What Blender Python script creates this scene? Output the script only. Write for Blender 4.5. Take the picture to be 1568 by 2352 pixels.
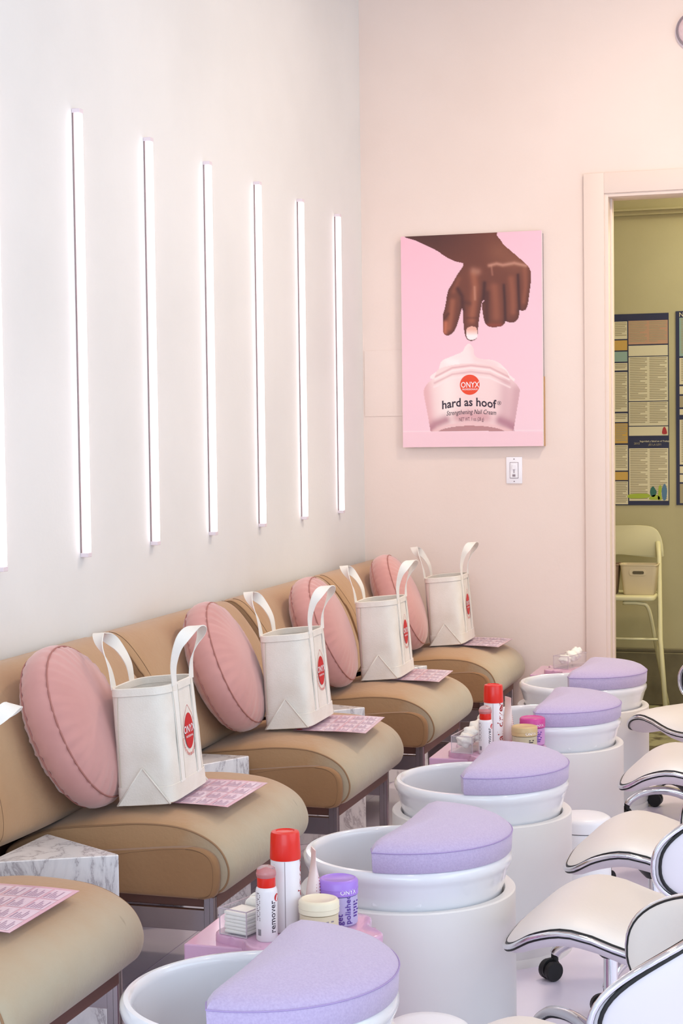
import bpy, bmesh, math, random
import numpy as np
from mathutils import Vector, Matrix
random.seed(7)
rng = np.random.default_rng(11)
for o in list(bpy.data.objects): bpy.data.objects.remove(o)
SC = bpy.context.scene
COL = SC.collection
PI = math.pi

# ------------------------------------------------------------------ camera
FPX = 3940.55
cam_d = bpy.data.cameras.new('camera'); cam = bpy.data.objects.new('camera', cam_d); COL.objects.link(cam)
cam_d.sensor_fit = 'HORIZONTAL'; cam_d.sensor_width = 36.0; cam_d.lens = FPX / 1568 * 36.0
cam_d.clip_start = 0.05; cam_d.clip_end = 100
_r = Vector((0.95751864, 0.28808311, -0.01289078)); _u = Vector((-0.0012408, 0.04881748, 0.99880695)); _f = Vector((-0.2883687, 0.95636028, -0.04710111))
M = Matrix.Identity(4)
for i in range(3): M[i][0] = _r[i]; M[i][1] = _u[i]; M[i][2] = -_f[i]
M[0][3], M[1][3], M[2][3] = 2.0437, 0.0, 1.35
cam.matrix_world = M
SC.camera = cam

# ------------------------------------------------------------------ light and exposure
SC.view_settings.view_transform = 'Standard'; SC.view_settings.look = 'None'
SC.view_settings.gamma = 1.0; SC.view_settings.use_curve_mapping = False
SC.view_settings.exposure = 0.0
w = bpy.data.worlds.new('sky'); SC.world = w; w.use_nodes = True
w.node_tree.nodes['Background'].inputs[0].default_value = (0.80, 0.90, 1.0, 1)
w.node_tree.nodes['Background'].inputs[1].default_value = 1.0

def area(name, loc, rot, sx, sy, watt, col, spread=180):
    d = bpy.data.lights.new(name, 'AREA'); d.shape = 'RECTANGLE'; d.size = sx; d.size_y = sy
    d.energy = watt; d.color = col; d.spread = math.radians(spread)
    o = bpy.data.objects.new(name, d); COL.objects.link(o); o.location = loc; o.rotation_euler = rot
    return o
# daylight through the shop front behind the camera and the side window
area('shopfront_daylight', (2.3, -2.9, 1.75), (PI/2, 0, 0), 4.2, 2.7, 118, (0.60, 0.82, 1.0))
area('side_window_daylight', (4.55, 2.6, 1.7), (PI/2, 0, PI/2), 4.2, 2.3, 50, (0.60, 0.82, 1.0))
LAMPS = [(1.9, 1.2), (1.9, 3.6), (1.7, 5.7), (3.4, 2.4), (3.3, 5.0)]
LAMP_W = [4, 5, 27, 4, 12]
LAMP_COL = (1.0, 0.83, 0.66)
LED_STRENGTH = 3.1
LED_COL = (1.0, 0.86, 0.92)

# ------------------------------------------------------------------ helpers
def lin(c):
    out = []
    for v in c[:3]:
        v = v / 255.0
        out.append(v / 12.92 if v <= 0.04045 else ((v + 0.055) / 1.055) ** 2.4)
    return (*out, 1.0)

def mat(name, col, rough=0.6, metal=0.0, spec=0.5, noise=None, bump=None, coat=0.0, trans=0.0, ior=1.45, alpha=1.0, emit=None, sheen=0.0):
    """noise=(other colour, scale, low, high, stretch)  bump=(scale, strength, stretch)"""
    m = bpy.data.materials.new(name); m.use_nodes = True
    nt = m.node_tree; b = nt.nodes['Principled BSDF']
    b.inputs['Base Color'].default_value = lin(col); b.inputs['Roughness'].default_value = rough
    b.inputs['Metallic'].default_value = metal; b.inputs['Specular IOR Level'].default_value = spec
    b.inputs['Coat Weight'].default_value = coat; b.inputs['Coat Roughness'].default_value = 0.08
    b.inputs['Transmission Weight'].default_value = trans; b.inputs['IOR'].default_value = ior; b.inputs['Alpha'].default_value = alpha
    if sheen: b.inputs['Sheen Weight'].default_value = sheen; b.inputs['Sheen Roughness'].default_value = 0.5
    if emit: b.inputs['Emission Color'].default_value = (*emit[0], 1); b.inputs['Emission Strength'].default_value = emit[1]
    tc = None
    def coord(stretch):
        nonlocal tc
        if tc is None: tc = nt.nodes.new('ShaderNodeTexCoord')
        mp = nt.nodes.new('ShaderNodeMapping'); mp.inputs['Scale'].default_value = stretch
        nt.links.new(tc.outputs['Object'], mp.inputs['Vector']); return mp
    if noise:
        c2, sc, lo, hi = noise[:4]; st = noise[4] if len(noise) > 4 else (1, 1, 1)
        n = nt.nodes.new('ShaderNodeTexNoise'); n.inputs['Scale'].default_value = sc; n.inputs['Detail'].default_value = 5
        nt.links.new(coord(st).outputs[0], n.inputs['Vector'])
        r = nt.nodes.new('ShaderNodeValToRGB'); r.color_ramp.elements[0].position = lo; r.color_ramp.elements[1].position = hi
        r.color_ramp.elements[0].color = lin(col); r.color_ramp.elements[1].color = lin(c2)
        nt.links.new(n.outputs['Fac'], r.inputs['Fac']); nt.links.new(r.outputs['Color'], b.inputs['Base Color'])
    if bump:
        sc, s = bump[:2]; st = bump[2] if len(bump) > 2 else (1, 1, 1)
        n = nt.nodes.new('ShaderNodeTexNoise'); n.inputs['Scale'].default_value = sc; n.inputs['Detail'].default_value = 3
        nt.links.new(coord(st).outputs[0], n.inputs['Vector'])
        bp = nt.nodes.new('ShaderNodeBump'); bp.inputs['Strength'].default_value = s; bp.inputs['Distance'].default_value = 0.004
        nt.links.new(n.outputs['Fac'], bp.inputs['Height']); nt.links.new(bp.outputs['Normal'], b.inputs['Normal'])
    return m

def mesh(name, vs, fs, m=None, smooth=False):
    me = bpy.data.meshes.new(name); me.from_pydata([tuple(v) for v in vs], [], fs); me.update()
    if m is not None: me.materials.append(m)
    if smooth: me.polygons.foreach_set('use_smooth', [True] * len(me.polygons))
    return me
def fixn(me):
    b = bmesh.new(); b.from_mesh(me); bmesh.ops.recalc_face_normals(b, faces=b.faces); b.to_mesh(me); b.free(); me.update()
def put(name, me, parent=None, loc=None, rz=0, **kw):
    o = bpy.data.objects.new(name, me); COL.objects.link(o)
    if parent is not None: o.parent = parent
    if loc is not None: o.location = loc
    if rz: o.rotation_euler = (0, 0, rz)
    for k, v in kw.items(): o[k] = v
    return o
def part(name, vf, m, parent=None, smooth=False, auto=False, **kw):
    me = mesh(name, vf[0], vf[1], m, smooth); fixn(me)
    if auto:
        me.polygons.foreach_set('use_smooth', [True] * len(me.polygons))
        me.set_sharp_from_angle(angle=math.radians(38))
    return put(name, me, parent, **kw)
def thing(name, label, cat, loc=(0, 0, 0), rz=0, group=None):
    o = put(name, None, None, loc, rz); o['label'] = label; o['category'] = cat
    if group: o['group'] = group
    return o
def copy_tree(o, parent=None):
    c = o.copy(); COL.objects.link(c); c.parent = parent
    for ch in list(o.children): copy_tree(ch, c)
    return c
def merge(*vfs):
    V = []; F = []
    for v, f in vfs:
        n = len(V); V += [tuple(p) for p in v]; F += [[i + n for i in q] for q in f]
    return V, F
def shift(vf, d): return [tuple(Vector(p) + Vector(d)) for p in vf[0]], vf[1]
def xform(vf, mtx): return [tuple(mtx @ Vector(p)) for p in vf[0]], vf[1]

def box(x0, x1, y0, y1, z0, z1, bev=0.0, seg=2):
    b = bmesh.new(); bmesh.ops.create_cube(b, size=1.0)
    for v in b.verts: v.co = Vector(((x0 + x1) / 2 + v.co.x * (x1 - x0), (y0 + y1) / 2 + v.co.y * (y1 - y0), (z0 + z1) / 2 + v.co.z * (z1 - z0)))
    if bev: bmesh.ops.bevel(b, geom=list(b.edges), offset=bev, segments=seg, profile=0.5, affect='EDGES')
    b.verts.index_update(); vf = ([tuple(v.co) for v in b.verts], [[v.index for v in f.verts] for f in b.faces]); b.free(); return vf
def lathe(prof, n=48, cap=True, ang=None):
    V = []; F = []; k = len(prof)
    for i in range(n):
        a = 2 * PI * i / n
        for r, z in prof: V.append((r * math.cos(a), r * math.sin(a), z))
    for i in range(n):
        j = (i + 1) % n
        for q in range(k - 1): F.append([i * k + q, j * k + q, j * k + q + 1, i * k + q + 1])
    if cap:
        if prof[0][0] > 1e-6: F.append([i * k for i in range(n)][::-1])
        if prof[-1][0] > 1e-6: F.append([i * k + k - 1 for i in range(n)])
    return V, F
def loft(rings, closed=True, cap=True):
    n = len(rings[0]); V = [p for r in rings for p in r]; F = []
    for a in range(len(rings) - 1):
        for i in range(n if closed else n - 1):
            j = (i + 1) % n; F.append([a * n + i, a * n + j, (a + 1) * n + j, (a + 1) * n + i])
    if cap and closed:
        F.append(list(range(n))[::-1]); F.append([(len(rings) - 1) * n + i for i in range(n)])
    return V, F
def tube(path, r, n=8, closed=False):
    P = [Vector(p) for p in path]; rings = []; N = len(P)
    up = Vector((0, 0, 1)); prev = None
    for i in range(N):
        if closed: t = P[(i + 1) % N] - P[i - 1]
        else: t = P[min(i + 1, N - 1)] - P[max(i - 1, 0)]
        t.normalize()
        if prev is None:
            a = up if abs(t.z) < 0.9 else Vector((1, 0, 0)); s = t.cross(a).normalized()
        else: s = (prev - t * prev.dot(t)).normalized()
        prev = s; q = t.cross(s)
        rr = float(r[i] if hasattr(r, '__len__') else r)
        rings.append([tuple(P[i] + rr * (math.cos(2 * PI * k / n) * s + math.sin(2 * PI * k / n) * q)) for k in range(n)])
    if closed: rings.append(rings[0])
    return loft(rings, True, not closed)
def cr(pts, n=8, closed=False):
    """Catmull-Rom through points of any dimension"""
    P = [np.array(p, float) for p in pts]; N = len(P); out = []
    segs = N if closed else N - 1
    for i in range(segs):
        if closed: p0, p1, p2, p3 = P[i - 1], P[i], P[(i + 1) % N], P[(i + 2) % N]
        else: p0, p1, p2, p3 = P[max(i - 1, 0)], P[i], P[i + 1], P[min(i + 2, N - 1)]
        for k in range(n):
            t = k / n
            out.append(tuple(0.5 * (2 * p1 + (p2 - p0) * t + (2 * p0 - 5 * p1 + 4 * p2 - p3) * t * t + (3 * p1 - p0 - 3 * p2 + p3) * t ** 3)))
    if not closed: out.append(tuple(P[-1]))
    return out
def prism(poly, z0, z1, bev=0.0, seg=2):
    b = bmesh.new(); vs = [b.verts.new((x, y, z0)) for x, y in poly]; f = b.faces.new(vs)
    r = bmesh.ops.extrude_face_region(b, geom=[f])
    for v in [g for g in r['geom'] if isinstance(g, bmesh.types.BMVert)]: v.co.z = z1
    if bev: bmesh.ops.bevel(b, geom=[e for e in b.edges if abs(e.verts[0].co.z - e.verts[1].co.z) < 1e-6], offset=bev, segments=seg, profile=0.5, affect='EDGES')
    b.verts.index_update(); vf = ([tuple(v.co) for v in b.verts], [[v.index for v in g.verts] for g in b.faces]); b.free(); return vf
def fillet(poly, r, n=6):
    out = []; N = len(poly)
    for i in range(N):
        p = Vector(poly[i]).to_2d(); a = Vector(poly[i - 1]).to_2d(); c = Vector(poly[(i + 1) % N]).to_2d()
        d1 = (a - p).normalized(); d2 = (c - p).normalized(); ang = d1.angle(d2); l = r / math.tan(ang / 2)
        s = p + d1 * l; e = p + d2 * l
        for k in range(n + 1):
            t = k / n; out.append(tuple((1 - t) ** 2 * s + 2 * t * (1 - t) * p + t * t * e))
    return out
_tc = {}
def text(s, size=1.0, bold=0.0, align='CENTER', shear=0.0, res=2, sx=1.0):
    """flat text in XY, returns verts/faces"""
    key = (s, size, bold, align, shear, sx)
    if key in _tc: return _tc[key]
    cu = bpy.data.curves.new('t', 'FONT'); cu.body = s; cu.size = size; cu.align_x = align; cu.align_y = 'CENTER'; cu.offset = bold * 0.35 * size; cu.shear = shear; cu.resolution_u = res
    o = bpy.data.objects.new('t', cu); COL.objects.link(o)
    me = bpy.data.meshes.new_from_object(o)
    vf = ([(v.co.x * sx, v.co.y, 0) for v in me.vertices], [list(p.vertices) for p in me.polygons])
    bpy.data.objects.remove(o); bpy.data.meshes.remove(me); bpy.data.curves.remove(cu)
    _tc[key] = vf; return vf
def on_wall(vf, cx, cz, y):       # text/print lying on a wall that faces -y
    return [(cx + v[0], y, cz + v[1]) for v in vf[0]], vf[1]
def wrap(vf, r, a0, z0, vertical=False):  # wrap flat text on a cylinder, a0 = angle of the text centre
    out = []
    for x, y, _ in vf[0]:
        if vertical: x, y = -y, x
        a = a0 + x / r; out.append((r * math.cos(a), r * math.sin(a), z0 + y))
    return out, vf[1]
def rect(x0, x1, y0, y1): return [(x0, y0, 0), (x1, y0, 0), (x1, y1, 0), (x0, y1, 0)], [[0, 1, 2, 3]]
def disc(r, n=40, cx=0, cy=0, ry=None):
    ry = ry or r
    return [(cx + r * math.cos(2 * PI * i / n), cy + ry * math.sin(2 * PI * i / n), 0) for i in range(n)], [list(range(n))]

# ------------------------------------------------------------------ materials
M_WALL = mat('white wall paint', (238, 236, 233), 0.75, noise=((230, 228, 225), 1.6, 0.4, 0.75), bump=(60, 0.12))
M_FAR = mat('white wall paint tinted by warm light', (243, 224, 213), 0.75, noise=((238, 217, 205), 1.4, 0.4, 0.75), bump=(60, 0.1))  # white wall; warm lamp light is tinted into its paint colour
M_TRIM = mat('door trim paint', (238, 217, 204), 0.5)
M_CEIL = mat('ceiling paint', (225, 212, 203), 0.8)
M_FLOOR = mat('pale lavender floor', (244, 236, 250), 0.25, noise=((236, 226, 246), 3, 0.4, 0.7))
M_JOINT = mat('floor joint', (186, 172, 198), 0.5)
M_BACKWALL = mat('khaki wall paint', (188, 179, 140), 0.8, noise=((176, 166, 128), 2.0, 0.35, 0.75), bump=(50, 0.1))
M_CURB = mat('bare concrete curb', (128, 118, 92), 0.85, noise=((100, 92, 72), 5, 0.35, 0.7))
M_BFLOOR = mat('worn painted concrete', (152, 146, 112), 0.55, noise=((84, 74, 52), 5.5, 0.50, 0.56))
M_LED = mat('led diffuser', (255, 250, 252), 0.4, emit=(LED_COL, LED_STRENGTH))
M_ALU = mat('aluminium housing', (150, 135, 135), 0.4, metal=0.6)
M_CAP = mat('white end cap', (236, 222, 228), 0.5)
M_SUEDE = mat('tan suede', (182, 142, 104), 0.85, noise=((194, 160, 122), 3.2, 0.38, 0.78), bump=(90, 0.25), sheen=0.25)
M_PANEL_SHADED = mat('tan suede side darkened for shade', (160, 118, 80), 0.85, noise=((168, 128, 90), 4, 0.4, 0.75), bump=(90, 0.25), sheen=0.25)  # side suede darkened in colour for the shade of neighbouring chairs and tables
M_PIPE = mat('tan piping', (158, 122, 90), 0.75)
M_STITCH = mat('brown stitching', (118, 88, 64), 0.8)
M_CHAIRFRAME = mat('dark brown seat frame', (120, 84, 74), 0.5)
M_STEEL = mat('brushed steel', (178, 168, 170), 0.22, metal=1.0)
M_CHROME = mat('chrome', (225, 225, 230), 0.07, metal=1.0)
M_BLACK = mat('black rubber', (26, 24, 26), 0.5)
M_PILLOW = mat('dusty pink velvet', (212, 154, 148), 0.8, noise=((200, 140, 134), 5, 0.4, 0.75), bump=(7, 0.35, (1, 1, 1)), sheen=0.5)
M_CANVAS = mat('natural canvas', (240, 232, 222), 0.85, noise=((232, 222, 210), 14, 0.4, 0.7), bump=(260, 0.18))
M_STRAP = mat('canvas strap', (244, 238, 230), 0.85, bump=(300, 0.12))
M_CSTITCH = mat('canvas stitching', (205, 190, 172), 0.9)
M_RED = mat('red print', (205, 22, 30), 0.5)
M_REDCAP = mat('red plastic cap', (226, 34, 18), 0.32, coat=0.2)
M_DRED = mat('dark red print', (168, 42, 40), 0.5)
M_WPRINT = mat('white print', (250, 244, 246), 0.5)
M_DARKP = mat('dark print', (52, 36, 52), 0.5)
M_TUB = mat('white glazed ceramic', (240, 240, 246), 0.14, coat=0.6)
M_PED = mat('white lacquer pedestal', (240, 236, 233), 0.42)
M_PAD = mat('lilac fabric', (200, 184, 218), 0.8, noise=((188, 170, 208), 260, 0.35, 0.7), bump=(600, 0.3), sheen=0.4)
M_SEAM = mat('lilac seam', (176, 156, 204), 0.85)
M_PINK = mat('glossy pink lacquer', (214, 166, 196), 0.15, coat=0.5)
M_BODYWHITE = mat('white plastic bottle', (238, 230, 234), 0.35)
M_CLEAR = mat('clear acrylic', (240, 236, 244), 0.04, alpha=0.10)
M_COTTON = mat('cotton', (250, 244, 236), 0.95, bump=(60, 0.5))
M_CREAMJAR = mat('cream jar body', (222, 206, 176), 0.3)
M_CREAMLID = mat('cream jar lid', (240, 228, 202), 0.35)
M_TANJAR = mat('tan jar body', (198, 186, 156), 0.3)
M_TANLID = mat('tan jar lid', (208, 178, 130), 0.35)
M_PURPLEBODY = mat('pale purple jar body', (190, 178, 220), 0.3)
M_PURPLELID = mat('purple jar lid', (168, 128, 222), 0.3)
M_VIOLETPRINT = mat('violet print', (84, 44, 150), 0.5)
M_MAGBODY = mat('pale magenta jar body', (206, 150, 206), 0.3)
M_MAGLID = mat('magenta jar lid', (206, 70, 150), 0.3)
M_TUBEWHITE = mat('pink white tube', (246, 226, 222), 0.4)
M_STOOL = mat('white leatherette', (238, 231, 226), 0.42, bump=(120, 0.1))
M_STOOLU = mat('white seat shell', (226, 216, 222), 0.5)
M_BIN = mat('white enamelled bin', (244, 242, 246), 0.3)
M_SWITCH = mat('white switch plastic', (250, 246, 250), 0.35)
M_GREYL = mat('grey line', (150, 136, 142), 0.5)
M_CARD = mat('pink glossy card', (240, 196, 214), 0.12, coat=0.4)
M_CARDBOX = mat('pale pink print', (240, 218, 234), 0.2)
M_CARDTXT = mat('mauve print', (182, 150, 178), 0.3)
M_KRAFT = mat('raw wood edge', (196, 152, 106), 0.7)
M_NAVY = mat('navy print', (44, 46, 74), 0.6)
M_PAPER = mat('paper', (214, 204, 172), 0.7)
M_PTXT = mat('grey print', (164, 152, 122), 0.7)
M_OCHRE = mat('ochre print', (198, 160, 84), 0.7)
M_ROSEP = mat('rose print', (186, 146, 118), 0.7)
M_TEALP = mat('teal print', (144, 168, 156), 0.7)
M_GREENP = mat('lime print', (160, 178, 62), 0.7)
M_DTEAL = mat('dark teal print', (52, 104, 92), 0.7)
M_BLUEP = mat('blue print', (84, 120, 150), 0.7)
M_FOLD = mat('cream painted metal', (212, 204, 162), 0.5)
M_BASKET = mat('cream plastic basket', (212, 194, 158), 0.6)
M_BASKET2 = mat('brown plastic basket', (150, 122, 96), 0.6)
M_HOLE = mat('shadowed handle recess', (92, 82, 60), 0.8)  # dark colour stands in for the shade inside the hole
M_LENS = mat('pink patterned glass', (232, 205, 208), 0.15, bump=(70, 1.0), coat=0.3)
M_LAMPGLOW = mat('lamp diffuser', (255, 240, 220), 0.5, emit=((1.0, 0.85, 0.7), 3.0))

def marble():
    m = bpy.data.materials.new('white grey-veined marble'); m.use_nodes = True; nt = m.node_tree; b = nt.nodes['Principled BSDF']
    b.inputs['Roughness'].default_value = 0.2; b.inputs['Coat Weight'].default_value = 0.25
    tc = nt.nodes.new('ShaderNodeTexCoord'); mp = nt.nodes.new('ShaderNodeMapping'); mp.inputs['Rotation'].default_value = (0.5, 0.35, 0.6); mp.inputs['Scale'].default_value = (1.5, 1.0, 0.42)
    nt.links.new(tc.outputs['Object'], mp.inputs[0])
    n = nt.nodes.new('ShaderNodeTexNoise'); n.inputs['Scale'].default_value = 9; n.inputs['Detail'].default_value = 9; n.inputs['Roughness'].default_value = 0.66; n.inputs['Distortion'].default_value = 0.5
    nt.links.new(mp.outputs[0], n.inputs['Vector'])
    r = nt.nodes.new('ShaderNodeValToRGB'); e = r.color_ramp.elements
    e[0].position = 0.43; e[0].color = lin((246, 244, 246)); e[1].position = 0.58; e[1].color = lin((246, 244, 246))
    x = e.new(0.495); x.color = lin((186, 180, 186)); x = e.new(0.475); x.color = lin((232, 230, 233)); x = e.new(0.512); x.color = lin((234, 232, 235))
    nt.links.new(n.outputs['Fac'], r.inputs[0]); nt.links.new(r.outputs[0], b.inputs['Base Color'])
    return m
M_MARBLE = marble()
def suede_seat():
    """tan suede with wear and daylight greyed into the colour, and dark scuffs, on the front of the seat"""
    m = bpy.data.materials.new('worn tan suede with painted daylight'); m.use_nodes = True; nt = m.node_tree; b = nt.nodes['Principled BSDF']
    b.inputs['Roughness'].default_value = 0.85; b.inputs['Sheen Weight'].default_value = 0.25
    L = nt.links.new; N = nt.nodes.new
    tc = N('ShaderNodeTexCoord'); sp = N('ShaderNodeSeparateXYZ'); L(tc.outputs['Object'], sp.inputs[0])
    n1 = N('ShaderNodeTexNoise'); n1.inputs['Scale'].default_value = 4.0; n1.inputs['Detail'].default_value = 6; L(tc.outputs['Object'], n1.inputs['Vector'])
    mp = N('ShaderNodeMapping'); mp.inputs['Scale'].default_value = (10, 26, 7); L(tc.outputs['Object'], mp.inputs[0])
    n2 = N('ShaderNodeTexNoise'); n2.inputs['Scale'].default_value = 1.0; n2.inputs['Detail'].default_value = 4; L(mp.outputs[0], n2.inputs['Vector'])
    a = N('ShaderNodeMath'); a.operation = 'MULTIPLY_ADD'; a.inputs[1].default_value = 0.22; L(n1.outputs['Fac'], a.inputs[0]); L(sp.outputs['X'], a.inputs[2])
    mr = N('ShaderNodeMapRange'); mr.inputs['From Min'].default_value = 0.66; mr.inputs['From Max'].default_value = 0.79; L(a.outputs[0], mr.inputs['Value'])
    mix = N('ShaderNodeMix'); mix.data_type = 'RGBA'; mix.inputs['A'].default_value = lin((184, 144, 104)); mix.inputs['B'].default_value = lin((190, 178, 154)); L(mr.outputs[0], mix.inputs['Factor'])  # front colour mixes real wear with painted-in grey daylight
    r = N('ShaderNodeValToRGB'); r.color_ramp.elements[0].position = 0.70; r.color_ramp.elements[1].position = 0.80; L(n2.outputs['Fac'], r.inputs[0])
    mm = N('ShaderNodeMath'); mm.operation = 'MULTIPLY'; L(r.outputs[0], mm.inputs[0]); L(mr.outputs[0], mm.inputs[1])
    mix2 = N('ShaderNodeMix'); mix2.data_type = 'RGBA'; mix2.inputs['B'].default_value = lin((120, 98, 76)); L(mix.outputs['Result'], mix2.inputs['A']); L(mm.outputs[0], mix2.inputs['Factor'])
    L(mix2.outputs['Result'], b.inputs['Base Color'])
    n3 = N('ShaderNodeTexNoise'); n3.inputs['Scale'].default_value = 90; L(tc.outputs['Object'], n3.inputs['Vector'])
    bp = N('ShaderNodeBump'); bp.inputs['Strength'].default_value = 0.25; bp.inputs['Distance'].default_value = 0.004; L(n3.outputs['Fac'], bp.inputs['Height']); L(bp.outputs[0], b.inputs['Normal'])
    return m
M_SEAT = suede_seat()

# ------------------------------------------------------------------ structure
YF = 7.127; ZC = 3.45; XR = 4.6; YB = -3.0
DX0, DX1, DZ = 1.058, 1.95, 2.297      # door opening
def struct(name, vf, m, **kw):
    o = part(name, vf, m, **kw); o['kind'] = 'structure'; return o
fl = struct('floor', box(-0.12, XR, YB, YF, -0.12, 0), M_FLOOR, label='pale lavender glossy floor of the salon')
for k in range(4):
    x = 0.13 + 0.2 * k
    part('plank_joint', box(x - 0.0012, x + 0.0012, 2.0, YF, -0.002, 0.0005), M_JOINT, fl)
struct('wall_left', box(-0.12, 0, YB, YF + 0.12, 0, ZC), M_WALL, label='white wall carrying the light strips')
wf = struct('wall_far', merge(box(0, DX0 - 0.012, YF, YF + 0.12, 0, ZC), box(DX0 - 0.012, DX1, YF, YF + 0.12, DZ + 0.008, ZC), box(DX1, XR, YF, YF + 0.12, 0, ZC)), M_FAR, label='warm-light-tinted white end wall with the picture and doorway')
part('access_panel', box(0.006, 0.40, YF - 0.003, YF, 1.411, 1.694, 0.001, 1), M_FAR, wf)
WS = ((0.6, 4.5, 0.7, 2.8))
struct('wall_right', merge(box(XR, XR + 0.12, YB, 0.4, 0, ZC), box(XR, XR + 0.12, 4.8, YF + 0.12, 0, ZC), box(XR, XR + 0.12, 0.4, 4.8, 0, 0.5), box(XR, XR + 0.12, 0.4, 4.8, 2.9, ZC)), M_WALL)
struct('wall_front', merge(box(-0.12, 0.15, YB - 0.12, YB, 0, ZC), box(4.45, XR + 0.12, YB - 0.12, YB, 0, ZC), box(0.15, 4.45, YB - 0.12, YB, 3.15, ZC), box(0.15, 4.45, YB - 0.12, YB, 0, 0.35)), M_WALL)
struct('ceiling', box(-0.12, XR + 0.12, YB - 0.12, YF + 0.12, ZC, ZC + 0.12), M_CEIL)
# door casing and jamb
cz = 0.085
tr = struct('trim_1', merge(box(0.957, 0.957 + cz, YF - 0.016, YF, 0, 2.396, 0.003), box(0.957 + cz - 0.001, DX1 + 0.016 + cz, YF - 0.016, YF, 2.311, 2.396, 0.003), box(DX1 + 0.016, DX1 + 0.016 + cz, YF - 0.016, YF, 0, 2.312, 0.003)), M_TRIM, auto=True, label='peach door casing around the doorway')
struct('trim_2', merge(box(1.036, DX0, YF - 0.008, YF + 0.13, 0, DZ + 0.016, 0.002), box(DX0 - 0.002, DX1, YF - 0.008, YF + 0.13, DZ, DZ + 0.016, 0.002), box(DX0, DX0 + 0.008, YF + 0.05, YF + 0.10, 0, DZ, 0.001)), M_TRIM, auto=True, label='door jamb lining')
# room behind the doorway
BY = 8.42
struct('floor_back', box(0.2, 3.2, YF, BY, -0.12, -0.001), M_BFLOOR, label='worn concrete floor beyond the doorway')
struct('wall_back', box(0.2, 3.2, BY, BY + 0.1, 0, 3.0), M_BACKWALL, label='khaki wall beyond the doorway')
struct('wall_back_left', box(0.1, 0.2, YF + 0.12, BY + 0.1, 0, 3.0), M_BACKWALL)
struct('wall_back_right', box(3.2, 3.3, YF + 0.12, BY + 0.1, 0, 3.0), M_BACKWALL)
struct('ceiling_back', box(0.1, 3.3, YF + 0.12, BY + 0.1, 3.0, 3.1), M_BACKWALL)
struct('baseboard_back', merge(box(0.2, 3.2, BY - 0.05, BY, 0, 0.255, 0.004), box(0.2, 3.2, BY - 0.03, BY, 0.255, 0.272, 0.004)), M_CURB, label='concrete curb along the khaki wall')
struct('trim_3', merge(box(0.2, 3.2, BY - 0.02, BY, 2.372, 2.40, 0.003), box(0.2, 3.2, BY - 0.035, BY, 2.392, 2.402, 0.002)), M_BACKWALL, label='picture rail on the khaki wall')
area('back_room_lamp', (2.3, 7.9, 2.94), (0, 0, 0), 0.5, 0.5, 38, (1.0, 0.96, 0.72))

# ------------------------------------------------------------------ ceiling lamps (above the frame)
for k, (x, y) in enumerate(LAMPS):
    where = ['near the shop front', 'above the middle of the chair row', 'nearest the picture wall', 'on the window side near the front', 'on the window side further back'][k]
    t = thing('ceiling_lamp', 'round warm ceiling lamp ' + where, 'lamp', (x, y, ZC), group='ceiling lamps')
    part('housing', lathe([(0.0, 0), (0.2, 0), (0.2, -0.04), (0.18, -0.045), (0.17, -0.035)], 32, False), M_CAP, t, auto=True)
    part('diffuser', lathe([(0.0, -0.036), (0.17, -0.036)], 32, False), M_LAMPGLOW, t)
    l = bpy.data.lights.new('lamp', 'AREA'); l.shape = 'DISK'; l.size = 0.34; l.energy = LAMP_W[k]; l.color = LAMP_COL
    lo = put('lamp_light', l, t); lo.location = (0, 0, -0.05)

# ------------------------------------------------------------------ light strips
ZT, ZB = 2.2333, 1.0133
hw = 0.0125
ordn = ['cut off by the left edge', 'first whole one from the left', 'second whole one from the left', 'third whole one from the left', 'third from the corner', 'second from the corner', 'closest to the corner']
m_h = mesh('h', *box(0, 0.005, -hw, hw, ZB + 0.004, ZT - 0.004), M_ALU)
v = box(0.005, 0.022, -hw, hw, ZB + 0.012, ZT - 0.012, 0.003); m_d = mesh('d', *v, M_LED)
m_c = mesh('c', *box(0.0, 0.0228, -hw - 0.0005, hw + 0.0005, ZT - 0.012, ZT, 0.001, 1), M_CAP)
m_c2 = mesh('c2', *box(0.0, 0.0228, -hw - 0.0005, hw + 0.0005, ZB, ZB + 0.012, 0.001, 1), M_CAP)
for i in range(-1, 6):
    t = thing('light_strip', 'vertical glowing white light strip on the left wall, ' + ordn[i + 1], 'light', (0, 4.3044 + 0.48718 * i, 0), group='vertical light strips')
    put('housing', m_h, t); put('diffuser', m_d, t); put('end_cap', m_c, t); put('end_cap', m_c2, t)

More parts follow.
